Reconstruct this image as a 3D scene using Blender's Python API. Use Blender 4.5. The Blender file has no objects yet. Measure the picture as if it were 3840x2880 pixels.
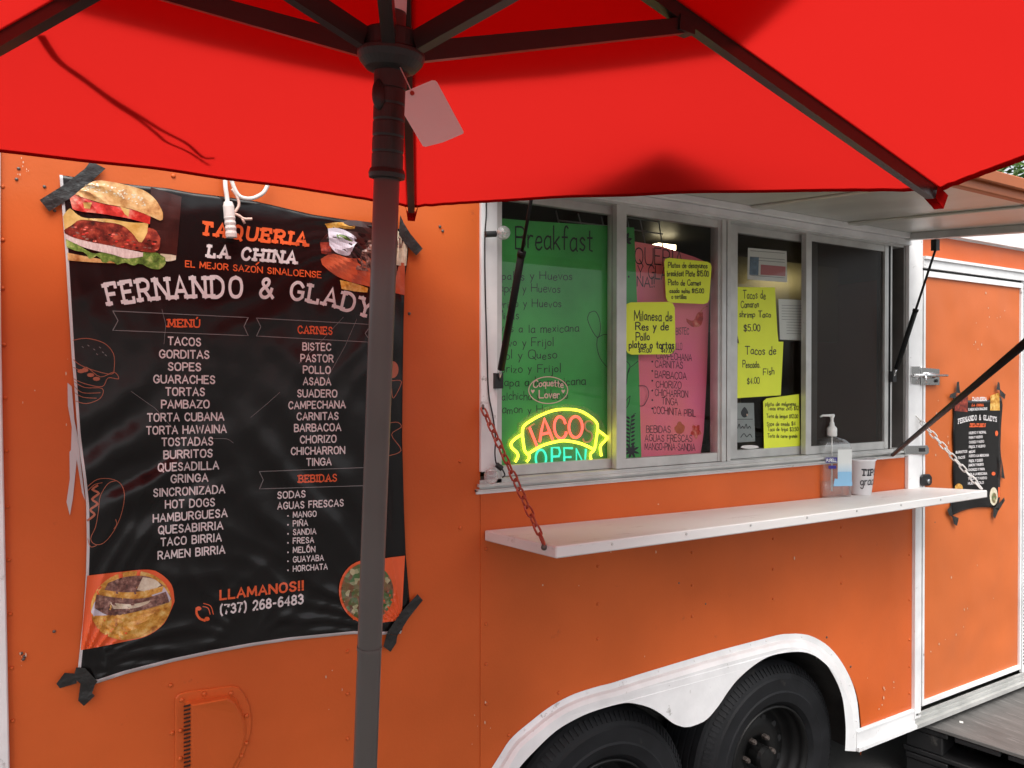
import bpy, bmesh, math, random
from mathutils import Vector, Matrix, noise
from mathutils.geometry import tessellate_polygon
random.seed(7)
R = math.radians
scene = bpy.context.scene
# ------------------------------------------------------------------ camera
F = 2770.0; DW = 1.85; CH = 1.78            # focal length in photo pixels, distance to trailer side, eye height
YAW, PITCH, ROLL = R(30.19), R(-.325), R(.06)
fw = Vector((math.sin(YAW)*math.cos(PITCH), math.cos(YAW)*math.cos(PITCH), math.sin(PITCH)))
rt = Vector((math.cos(YAW), -math.sin(YAW), 0)); up = rt.cross(fw)
rt, up = rt*math.cos(ROLL)+up*math.sin(ROLL), up*math.cos(ROLL)-rt*math.sin(ROLL)
CAM = Vector((0, 0, CH))
cd = bpy.data.cameras.new('camera'); cam = bpy.data.objects.new('camera', cd)
scene.collection.objects.link(cam); scene.camera = cam
cam.matrix_world = Matrix(((rt.x, up.x, -fw.x, 0), (rt.y, up.y, -fw.y, 0), (rt.z, up.z, -fw.z, CH), (0, 0, 0, 1)))
cd.sensor_width = 36; cd.lens = F*36/3840; cd.clip_start = .02; cd.clip_end = 500
# ------------------------------------------------------------------ light
world = bpy.data.worlds.new('World'); scene.world = world; world.use_nodes = True
nt = world.node_tree; bg = nt.nodes['Background']
sky = nt.nodes.new('ShaderNodeTexSky'); sky.sky_type = 'NISHITA'; sky.sun_disc = False
SUN_EL, SUN_ROT = R(62), R(200)
sky.sun_elevation = SUN_EL; sky.sun_rotation = SUN_ROT; sky.air_density = 1.0; sky.dust_density = 4.0; sky.ozone_density = 1.0
hs = nt.nodes.new('ShaderNodeHueSaturation'); hs.inputs['Saturation'].default_value = .22
nt.links.new(sky.outputs[0], hs.inputs['Color']); nt.links.new(hs.outputs[0], bg.inputs[0]); bg.inputs[1].default_value = .15
sd = bpy.data.lights.new('sun', 'SUN'); sd.energy = 1.5; sd.angle = R(50); sd.color = (1, .95, .88)
sun = bpy.data.objects.new('sun', sd); scene.collection.objects.link(sun)
az = SUN_ROT; sdir = Vector((math.sin(az)*math.cos(SUN_EL), math.cos(az)*math.cos(SUN_EL), math.sin(SUN_EL)))
sun.rotation_euler = sdir.to_track_quat('Z', 'Y').to_euler(); sun.location = (0, -6, 9)
vs = scene.view_settings; vs.view_transform = 'Standard'; vs.look = 'None'; vs.exposure = 0.86; vs.gamma = 1; vs.use_curve_mapping = False
scene.cycles.max_bounces = 10; scene.cycles.transparent_max_bounces = 16; scene.cycles.use_denoising = True

# ------------------------------------------------------------------ geometry of the picture -> place
def ray(px, py): return fw+rt*((px-1920)/F)-up*((py-1440)/F)
def W(px, py, off=0.):                      # point on the trailer side (or a plane parallel to it, off metres in front)
    d = ray(px, py); return CAM+d*((DW-off)/d.y)
def onX(px, py, X):
    d = ray(px, py); return CAM+d*(X/d.x)
def at(px, py, depth): return CAM+ray(px, py)*depth
def Xw(px, off=0.): return W(px, 1430, off).x
def Zw(px, py, off=0.): return W(px, py, off).z

# ------------------------------------------------------------------ objects
C = scene.collection
def tag(o, label=None, cat=None, group=None, kind=None):
    if label: o['label'] = label
    if cat: o['category'] = cat
    if group: o['group'] = group
    if kind: o['kind'] = kind
    return o
def thing(name, label, cat, loc, group=None):
    o = bpy.data.objects.new(name, None); C.objects.link(o); o.location = loc; o.empty_display_size = .1
    return tag(o, label, cat, group)
def wm(o):
    m = o.matrix_basis.copy()
    return (wm(o.parent) @ o.matrix_parent_inverse @ m) if o.parent else m
def link(o, parent):
    C.objects.link(o)
    if parent:
        o.parent = parent; o.matrix_parent_inverse = wm(parent).inverted()
    return o
def build(bm, name, mat, parent=None, smooth=False, bevel=0, label=None, kind=None):
    if bevel:
        es = [e for e in bm.edges if len(e.link_faces) == 2 and e.calc_face_angle(0) > .6]
        bmesh.ops.bevel(bm, geom=es, offset=bevel, segments=1, affect='EDGES', clamp_overlap=True)
    me = bpy.data.meshes.new(name); bm.to_mesh(me); bm.free()
    mats = mat if isinstance(mat, (list, tuple)) else [mat]
    for m in mats: me.materials.append(m)
    if smooth:
        for p in me.polygons: p.use_smooth = True
    o = bpy.data.objects.new(name, me); link(o, parent)
    if label: o['label'] = label
    if kind: o['kind'] = kind
    return o
def NB(): return bmesh.new()
def add_box(bm, x0, x1, y0, y1, z0, z1, mi=0):
    v = [bm.verts.new((x, y, z)) for x in (x0, x1) for y in (y0, y1) for z in (z0, z1)]
    for f in ((0, 1, 3, 2), (4, 6, 7, 5), (0, 4, 5, 1), (2, 3, 7, 6), (0, 2, 6, 4), (1, 5, 7, 3)):
        bm.faces.new([v[i] for i in f]).material_index = mi
def wbox(bm, x0, x1, z0, z1, o0, o1, mi=0): add_box(bm, x0, x1, DW-o1, DW-o0, z0, z1, mi)   # box on the trailer side
def add_obox(bm, a, b, w, h, upv=Vector((0, 0, 1)), mi=0):      # bar from a to b, w wide, h high
    a = Vector(a); b = Vector(b); d = (b-a).normalized(); s = d.cross(upv).normalized(); u = s.cross(d)
    v = [bm.verts.new(p+s*(i*w/2)+u*(j*h/2)) for p in (a, b) for i, j in ((-1, -1), (1, -1), (1, 1), (-1, 1))]
    for f in ((3, 2, 1, 0), (4, 5, 6, 7), (0, 1, 5, 4), (1, 2, 6, 5), (2, 3, 7, 6), (3, 0, 4, 7)):
        bm.faces.new([v[i] for i in f]).material_index = mi
def add_prism(bm, front, back, mi=0):       # closed solid between two equal loops of points (holes not allowed)
    n = len(front); a = [bm.verts.new(p) for p in front]; b = [bm.verts.new(p) for p in back]
    for tri in tessellate_polygon([[Vector(p) for p in front]]):
        bm.faces.new([a[i] for i in tri]).material_index = mi
        bm.faces.new([b[i] for i in reversed(tri)]).material_index = mi
    for i in range(n):
        j = (i+1) % n; bm.faces.new((a[i], b[i], b[j], a[j])).material_index = mi
    bmesh.ops.recalc_face_normals(bm, faces=bm.faces)
def plate(name, pts, o0, o1, mat, parent=None, **k):
    bm = NB(); add_prism(bm, [W(x, y, o1) for x, y in pts], [W(x, y, o1)+Vector((0, o1-o0, 0)) for x, y in pts])
    return build(bm, name, mat, parent, **k)
def add_lathe(bm, prof, c, ax=Vector((0, 0, 1)), seg=24, mi=0, cap=True):
    ax = Vector(ax).normalized(); e = ax.orthogonal().normalized(); f = ax.cross(e); rings = []
    for r, h in prof:
        rings.append([bm.verts.new(Vector(c)+ax*h+(e*math.cos(t)+f*math.sin(t))*max(r, 1e-5)) for t in [2*math.pi*i/seg for i in range(seg)]])
    for p, q in zip(rings, rings[1:]):
        for i in range(seg):
            j = (i+1) % seg; bm.faces.new((p[i], p[j], q[j], q[i])).material_index = mi
    if cap:
        bm.faces.new(list(reversed(rings[0]))).material_index = mi; bm.faces.new(rings[-1]).material_index = mi
def smooth_pts(pts, n=5, closed=False):
    P = [Vector(p) for p in pts]; out = []; m = len(P)
    for i in range(m if closed else m-1):
        p0, p1, p2, p3 = ((P[(i-1) % m], P[i], P[(i+1) % m], P[(i+2) % m]) if closed else (P[max(i-1, 0)], P[i], P[i+1], P[min(i+2, m-1)]))
        for k in range(n):
            t = k/n; out.append(.5*((2*p1)+(p2-p0)*t+(2*p0-5*p1+4*p2-p3)*t*t+(3*p1-p0-3*p2+p3)*t**3))
    if not closed: out.append(P[-1])
    return out
def add_tube(bm, pts, r, seg=8, closed=False, mi=0):
    P = [Vector(p) for p in pts]; n = len(P); rings = []; prev = None
    for i in range(n):
        a = P[(i-1) % n] if (closed or i) else P[0]; b = P[(i+1) % n] if (closed or i < n-1) else P[-1]
        t = (b-a).normalized()
        if prev is None: e = t.orthogonal().normalized()
        else: e = (prev-t*prev.dot(t)).normalized()
        prev = e; f = t.cross(e); rr = r[i] if isinstance(r, (list, tuple)) else r
        rings.append([bm.verts.new(P[i]+(e*math.cos(2*math.pi*k/seg)+f*math.sin(2*math.pi*k/seg))*rr) for k in range(seg)])
    for i in range(n if closed else n-1):
        p, q = rings[i], rings[(i+1) % n]
        for k in range(seg): bm.faces.new((p[k], p[(k+1) % seg], q[(k+1) % seg], q[k])).material_index = mi
    if not closed:
        bm.faces.new(list(reversed(rings[0]))).material_index = mi; bm.faces.new(rings[-1]).material_index = mi
def add_sphere(bm, c, r, mi=0, u=16, v=10, sq=(1, 1, 1)):
    m = Matrix.Translation(c) @ Matrix.Diagonal((r*sq[0], r*sq[1], r*sq[2], 1))
    g = bmesh.ops.create_uvsphere(bm, u_segments=u, v_segments=v, radius=1, matrix=m)
    for f in {f for vv in g['verts'] for f in vv.link_faces}: f.material_index = mi; f.smooth = True

# ------------------------------------------------------------------ materials
def mat(name, col, rough=.5, metal=0., var=.0, vs_=8., bump=0., bs=60., bd=.002, col2=None, dirt=None, spec=.5, coat=0., stretch=None, wave=0.):
    m = bpy.data.materials.new(name); m.use_nodes = True; n = m.node_tree.nodes; l = m.node_tree.links; p = n['Principled BSDF']
    p.inputs['Base Color'].default_value = (*col, 1); p.inputs['Roughness'].default_value = rough; p.inputs['Metallic'].default_value = metal
    p.inputs['Specular IOR Level'].default_value = spec; p.inputs['Coat Weight'].default_value = coat
    tc = n.new('ShaderNodeTexCoord'); mp = n.new('ShaderNodeMapping'); l.new(tc.outputs['Object'], mp.inputs[0])
    if stretch: mp.inputs['Scale'].default_value = stretch
    last = None
    if var or col2:
        t = n.new('ShaderNodeTexNoise'); t.inputs['Scale'].default_value = vs_; t.inputs['Detail'].default_value = 6; l.new(mp.outputs[0], t.inputs[0])
        r = n.new('ShaderNodeValToRGB'); r.color_ramp.elements[0].position = .32; r.color_ramp.elements[1].position = .68
        c2 = col2 or tuple(min(1, c*(1+var)) for c in col); c1 = col if col2 else tuple(c*(1-var) for c in col)
        r.color_ramp.elements[0].color = (*c1, 1); r.color_ramp.elements[1].color = (*c2, 1)
        l.new(t.outputs[0], r.inputs[0]); last = r.outputs[0]
        rr = n.new('ShaderNodeMapRange'); rr.inputs[3].default_value = max(.02, rough-.08); rr.inputs[4].default_value = min(1, rough+.1)
        l.new(t.outputs[0], rr.inputs[0]); l.new(rr.outputs[0], p.inputs['Roughness'])
    if dirt:                                 # (colour, scale, threshold, strength)
        dc, ds, th, st = dirt
        t = n.new('ShaderNodeTexNoise'); t.inputs['Scale'].default_value = ds; t.inputs['Detail'].default_value = 10; t.inputs['Roughness'].default_value = .7; l.new(mp.outputs[0], t.inputs[0])
        g = n.new('ShaderNodeMapRange'); g.inputs[1].default_value = th; g.inputs[2].default_value = th+.08; g.inputs[4].default_value = st; l.new(t.outputs[0], g.inputs[0])
        mx = n.new('ShaderNodeMix'); mx.data_type = 'RGBA'; l.new(g.outputs[0], mx.inputs[0])
        if last: l.new(last, mx.inputs[6])
        else: mx.inputs[6].default_value = (*col, 1)
        mx.inputs[7].default_value = (*dc, 1); last = mx.outputs[2]
    if last: l.new(last, p.inputs['Base Color'])
    nrm = None
    if wave:
        t = n.new('ShaderNodeTexNoise'); t.inputs['Scale'].default_value = 2.2; t.inputs['Detail'].default_value = 2; l.new(tc.outputs['Object'], t.inputs[0])
        b = n.new('ShaderNodeBump'); b.inputs['Distance'].default_value = wave; b.inputs['Strength'].default_value = 1; l.new(t.outputs[0], b.inputs['Height']); nrm = b
    if bump:
        t = n.new('ShaderNodeTexNoise'); t.inputs['Scale'].default_value = bs; t.inputs['Detail'].default_value = 5; l.new(mp.outputs[0], t.inputs[0])
        b = n.new('ShaderNodeBump'); b.inputs['Distance'].default_value = bd; b.inputs['Strength'].default_value = bump; l.new(t.outputs[0], b.inputs['Height'])
        if nrm: l.new(nrm.outputs[0], b.inputs['Normal'])
        nrm = b
    if nrm: l.new(nrm.outputs[0], p.inputs['Normal'])
    return m
def ramp_mat(name, cols, scale=60, rough=.3, voro=False, stretch=(1, 1, 1)):
    m = bpy.data.materials.new(name); m.use_nodes = True; n = m.node_tree.nodes; l = m.node_tree.links; p = n['Principled BSDF']
    tc = n.new('ShaderNodeTexCoord'); mp = n.new('ShaderNodeMapping'); mp.inputs['Scale'].default_value = stretch; l.new(tc.outputs['Object'], mp.inputs[0])
    t = n.new('ShaderNodeTexVoronoi' if voro else 'ShaderNodeTexNoise'); t.inputs['Scale'].default_value = scale; l.new(mp.outputs[0], t.inputs[0])
    if not voro: t.inputs['Detail'].default_value = 5; t.inputs['Roughness'].default_value = .65
    r = n.new('ShaderNodeValToRGB'); e = r.color_ramp.elements; k = len(cols)
    while len(e) < k: e.new(.5)
    for i, c in enumerate(cols): e[i].position = (.32+.36*i/(k-1)) if not voro else i/(k-1); e[i].color = (*c, 1)
    if voro: l.new(t.outputs['Color'], r.inputs[0])
    else: l.new(t.outputs[0], r.inputs[0])
    l.new(r.outputs[0], p.inputs['Base Color']); p.inputs['Roughness'].default_value = rough
    return m
def emit(name, col, s):
    m = bpy.data.materials.new(name); m.use_nodes = True; p = m.node_tree.nodes['Principled BSDF']
    p.inputs['Base Color'].default_value = (*col, 1); p.inputs['Emission Color'].default_value = (*col, 1); p.inputs['Emission Strength'].default_value = s
    return m
def glass(name, tint=(1, 1, 1), refl=1., rough=.0, base=.0, basecol=(.8, .8, .8)):
    m = bpy.data.materials.new(name); m.use_nodes = True; n = m.node_tree.nodes; l = m.node_tree.links; n.remove(n['Principled BSDF'])
    tr = n.new('ShaderNodeBsdfTransparent'); tr.inputs[0].default_value = (*tint, 1); gl = n.new('ShaderNodeBsdfGlossy'); gl.inputs['Roughness'].default_value = rough
    fr = n.new('ShaderNodeLayerWeight'); fr.inputs[0].default_value = .5; pw_ = n.new('ShaderNodeMath'); pw_.operation = 'POWER'; pw_.inputs[1].default_value = 5; l.new(fr.outputs['Facing'], pw_.inputs[0])
    ml = n.new('ShaderNodeMath'); ml.operation = 'MULTIPLY_ADD'; ml.inputs[1].default_value = .9*refl; ml.inputs[2].default_value = .04*refl
    l.new(pw_.outputs[0], ml.inputs[0]); mx = n.new('ShaderNodeMixShader'); l.new(ml.outputs[0], mx.inputs[0]); l.new(tr.outputs[0], mx.inputs[1]); l.new(gl.outputs[0], mx.inputs[2])
    out = mx
    if base:
        df = n.new('ShaderNodeBsdfDiffuse'); df.inputs[0].default_value = (*basecol, 1); m2 = n.new('ShaderNodeMixShader'); m2.inputs[0].default_value = base
        l.new(mx.outputs[0], m2.inputs[1]); l.new(df.outputs[0], m2.inputs[2]); out = m2
    l.new(out.outputs[0], n['Material Output'].inputs[0]); return m
def fabric(name, col, tcol, trans=.5):
    m = bpy.data.materials.new(name); m.use_nodes = True; n = m.node_tree.nodes; l = m.node_tree.links; n.remove(n['Principled BSDF'])
    d = n.new('ShaderNodeBsdfDiffuse'); d.inputs[0].default_value = (*col, 1); t = n.new('ShaderNodeBsdfTranslucent'); t.inputs[0].default_value = (*tcol, 1)
    mx = n.new('ShaderNodeMixShader'); mx.inputs[0].default_value = trans; l.new(d.outputs[0], mx.inputs[1]); l.new(t.outputs[0], mx.inputs[2])
    tc = n.new('ShaderNodeTexCoord'); w = n.new('ShaderNodeTexNoise'); w.inputs['Scale'].default_value = 900; l.new(tc.outputs['Object'], w.inputs[0])
    b = n.new('ShaderNodeBump'); b.inputs['Distance'].default_value = .0004; l.new(w.outputs[0], b.inputs['Height']); l.new(b.outputs[0], d.inputs['Normal'])
    l.new(mx.outputs[0], n['Material Output'].inputs[0]); return m

ORANGE = (.57, .112, .025)
M = {}
M['orange'] = mat('orange_paint', ORANGE, .34, var=.10, vs_=2.5, bump=.35, bs=150, bd=.0009, dirt=((.26, .06, .03), 11, .665, .55), wave=.02, spec=.22)
M['orange_door'] = mat('door_paint', (.56, .135, .036), .38, var=.08, vs_=2.5, bump=.3, bs=140, bd=.0008, dirt=((.66, .32, .18), 16, .70, .5), wave=.03, spec=.22)
M['white'] = mat('white_paint', (.78, .78, .78), .42, var=.09, vs_=9, bump=.3, bs=90, bd=.001, dirt=((.22, .20, .17), 22, .63, .75))
M['white_board'] = mat('white_board', (.76, .74, .72), .48, var=.05, vs_=5, bump=.3, bs=40, bd=.001, dirt=((.40, .33, .29), 12, .60, .55), stretch=(.4, 1, 3))
M['alu'] = mat('aluminium', (.56, .56, .54), .42, .4, var=.14, vs_=10, bump=.2, bs=120, bd=.0006, dirt=((.12, .11, .09), 34, .67, .7))
M['alu_dark'] = mat('aluminium_dark', (.16, .15, .14), .45, .4, var=.2)
M['sheet'] = mat('hatch_sheet', (.62, .62, .58), .40, .45, var=.08, vs_=3, bump=.35, bs=26, bd=.002, stretch=(3, .5, 1), dirt=((.10, .09, .07), 14, .70, .6))
M['black'] = mat('black_rubber', (.012, .012, .013), .5, var=.2)
M['black_gloss'] = mat('black_strut', (.008, .008, .008), .5, spec=.2)
M['tape'] = mat('black_tape', (.018, .018, .017), .34, var=.25, vs_=30, bump=.9, bs=35, bd=.006)
M['chrome'] = mat('chrome', (.65, .65, .65), .2, 1., dirt=((.25, .2, .15), 40, .62, .5))
M['screw'] = mat('screw', (.12, .10, .09), .4, .5)
M['tyre'] = mat('tyre_rubber', (.010, .0105, .012), .62, var=.3, vs_=12, spec=.25, dirt=((.05, .045, .04), 16, .62, .5), bump=.4, bs=90, bd=.001)
M['rim'] = mat('steel_rim', (.007, .007, .007), .4, .0, var=.2, spec=.3)
M['well'] = mat('wheel_well', (.012, .011, .010), .8, var=.4, vs_=8, col2=(.045, .042, .038))
M['asphalt'] = mat('pale_concrete', (.095, .093, .088), .9, var=.12, vs_=6, bump=.8, bs=220, bd=.004)
M['pallet'] = mat('black_plastic', (.014, .014, .015), .45, var=.25, dirt=((.10, .095, .085), 10, .6, .6))
M['ply'] = mat('weathered_plywood', (.11, .107, .102), .6, var=.2, vs_=5, stretch=(6, 1.0, 1), bump=.5, bs=30, bd=.002, dirt=((.22, .215, .205), 7, .55, .5))
M['pole'] = mat('brown_grey_pole', (.115, .106, .099), .34, .2, var=.06, vs_=10, dirt=((.10, .09, .08), 60, .70, .4))
M['rib'] = mat('dark_rib', (.040, .030, .028), .32, .2, var=.06)
M['plastic'] = mat('dark_plastic', (.022, .020, .019), .42, var=.1)
M['canopy'] = fabric('red_canvas', (.46, .008, .008), (.62, .018, .014), .52)
M['hem'] = fabric('red_canvas_doubled', (.40, .006, .006), (.45, .008, .007), .45)
M['strap'] = fabric('red_strap', (.35, .006, .006), (.25, .01, .01), .3)
M['card'] = mat('white_card', (.86, .85, .84), .5)
M['vinyl'] = mat('black_vinyl', (.007, .006, .006), .22, bump=.2, bs=12, bd=.005, spec=.34)
M['vinyl_edge'] = mat('vinyl_edge', (.55, .52, .52), .4)
def ink(name, c, r=.34): M[name] = mat('print_'+name, c, r)
ink('p_white', (.72, .68, .68)); ink('p_grey', (.20, .20, .20)); ink('p_orange', (.78, .12, .03)); ink('p_bun', (.60, .30, .10))
ink('b_line', (.42, .12, .06)); ink('p_black', (.012, .010, .010)); ink('p_phone', (.80, .16, .05)); ink('marker', (.012, .013, .02), .5)
M['p_bun'] = ramp_mat('print_bun', [(.36, .13, .035), (.62, .33, .12), (.78, .52, .26)], 45); M['p_patty'] = ramp_mat('print_patty', [(.03, .006, .004), (.22, .025, .015), (.55, .10, .05)], 55)
M['p_lettuce'] = ramp_mat('print_lettuce', [(.03, .06, .012), (.14, .24, .04), (.50, .55, .18)], 60); M['p_onion'] = ramp_mat('print_onion', [(.55, .38, .36), (.78, .66, .62)], 50, stretch=(4, 1, 1))
M['p_red'] = ramp_mat('print_tomato', [(.28, .01, .01), (.62, .03, .02), (.85, .30, .22)], 30); M['p_cheese'] = ramp_mat('print_cheese', [(.50, .26, .05), (.75, .50, .18)], 30)
M['p_meat'] = ramp_mat('print_meat', [(.05, .02, .015), (.20, .09, .07), (.42, .26, .20)], 110); M['p_tort'] = ramp_mat('print_tortilla', [(.35, .12, .01), (.68, .34, .05), (.85, .62, .22)], 60)
M['p_cream'] = ramp_mat('print_cream', [(.55, .45, .30), (.82, .76, .60)], 60); M['p_taco'] = ramp_mat('print_taco', [(.04, .03, .02), (.25, .12, .06), (.05, .16, .05), (.78, .66, .42)], 95, voro=True)
M['p_clay'] = ramp_mat('print_clay', [(.45, .06, .02), (.62, .14, .06)], 20); M['p_wood'] = ramp_mat('print_board', [(.018, .004, .003), (.05, .010, .007)], 20); M['p_plate'] = mat('print_plate', (.62, .60, .68), .35)
M['green'] = mat('green_card', (.055, .40, .085), .6, var=.24, vs_=4); M['pink'] = mat('pink_card', (.92, .22, .24), .6, var=.10, vs_=4, col2=(.92, .18, .34))
M['yellow'] = mat('yellow_paper', (.82, .92, .05), .55, var=.04); M['paper'] = mat('office_paper', (.70, .69, .66), .5); M['paper_grey'] = mat('grey_sticker', (.27, .29, .29), .5, var=.1)
M['glass'] = glass('window_glass', (.96, .97, .96), .45); M['acrylic'] = glass('clear_acrylic', (.93, .93, .88), 1.2, .05, .05, (.8, .8, .6))
M['screen'] = glass('insect_screen', (.62, .61, .60), .6, .30, .18, (.10, .088, .078))
M['bulb'] = glass('bulb_glass', (.90, .90, .90), 3.0, .02, .25, (.85, .85, .85)); M['bottle'] = glass('clear_plastic_bottle', (.95, .96, .96), 2.4, .05, .06, (.9, .92, .92))
M['gel'] = glass('sanitiser_gel', (.93, .95, .96), 1.6, .04, .08, (.8, .85, .9)); M['cup'] = mat('frosted_cup', (.74, .73, .74), .4); M['pump'] = mat('white_plastic', (.78, .78, .74), .35)
M['label_blue'] = mat('label_blue', (.25, .50, .72), .4); M['label_white'] = mat('label_white', (.72, .76, .74), .4); M['label_navy'] = mat('label_navy', (.03, .02, .22), .4)
M['n_yellow'] = emit('neon_yellow', (.95, .88, .05), 1.5); M['n_red'] = emit('neon_red', (.90, .10, .07), 1.2); M['n_teal'] = emit('neon_teal', (.04, .62, .42), .8)
M['n_off'] = mat('neon_unlit', (.62, .35, .22), .4); M['s_pink'] = mat('sticker_pink', (.72, .50, .42), .5)
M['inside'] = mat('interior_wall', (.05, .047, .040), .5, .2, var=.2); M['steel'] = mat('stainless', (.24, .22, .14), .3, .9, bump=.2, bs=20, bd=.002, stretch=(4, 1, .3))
M['lamp'] = emit('lamp', (1., .84, .52), 4); M['wire'] = mat('white_wire', (.6, .6, .58), .4); M['box'] = mat('cardboard', (.22, .15, .09), .8, var=.2)
M['chain_red'] = mat('red_chain', (.36, .05, .025), .45, .1, var=.3, vs_=40, dirt=((.5, .4, .38), 60, .62, .5)); M['chain_white'] = mat('white_chain', (.70, .68, .65), .4, .1, var=.1)
M['leaf'] = ramp_mat('leaf', [(.03, .07, .012), (.07, .15, .025), (.14, .24, .05)], 3, .6); M['bark'] = mat('bark', (.09, .065, .045), .9, var=.3, bump=.8, bs=20, bd=.01)
M['hatch_orange'] = mat('hatch_orange', (.40, .10, .022), .4, var=.12, vs_=4); M['clay'] = M['p_clay']
M['cord'] = mat('white_cord', (.76, .70, .66), .45, var=.06)

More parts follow.
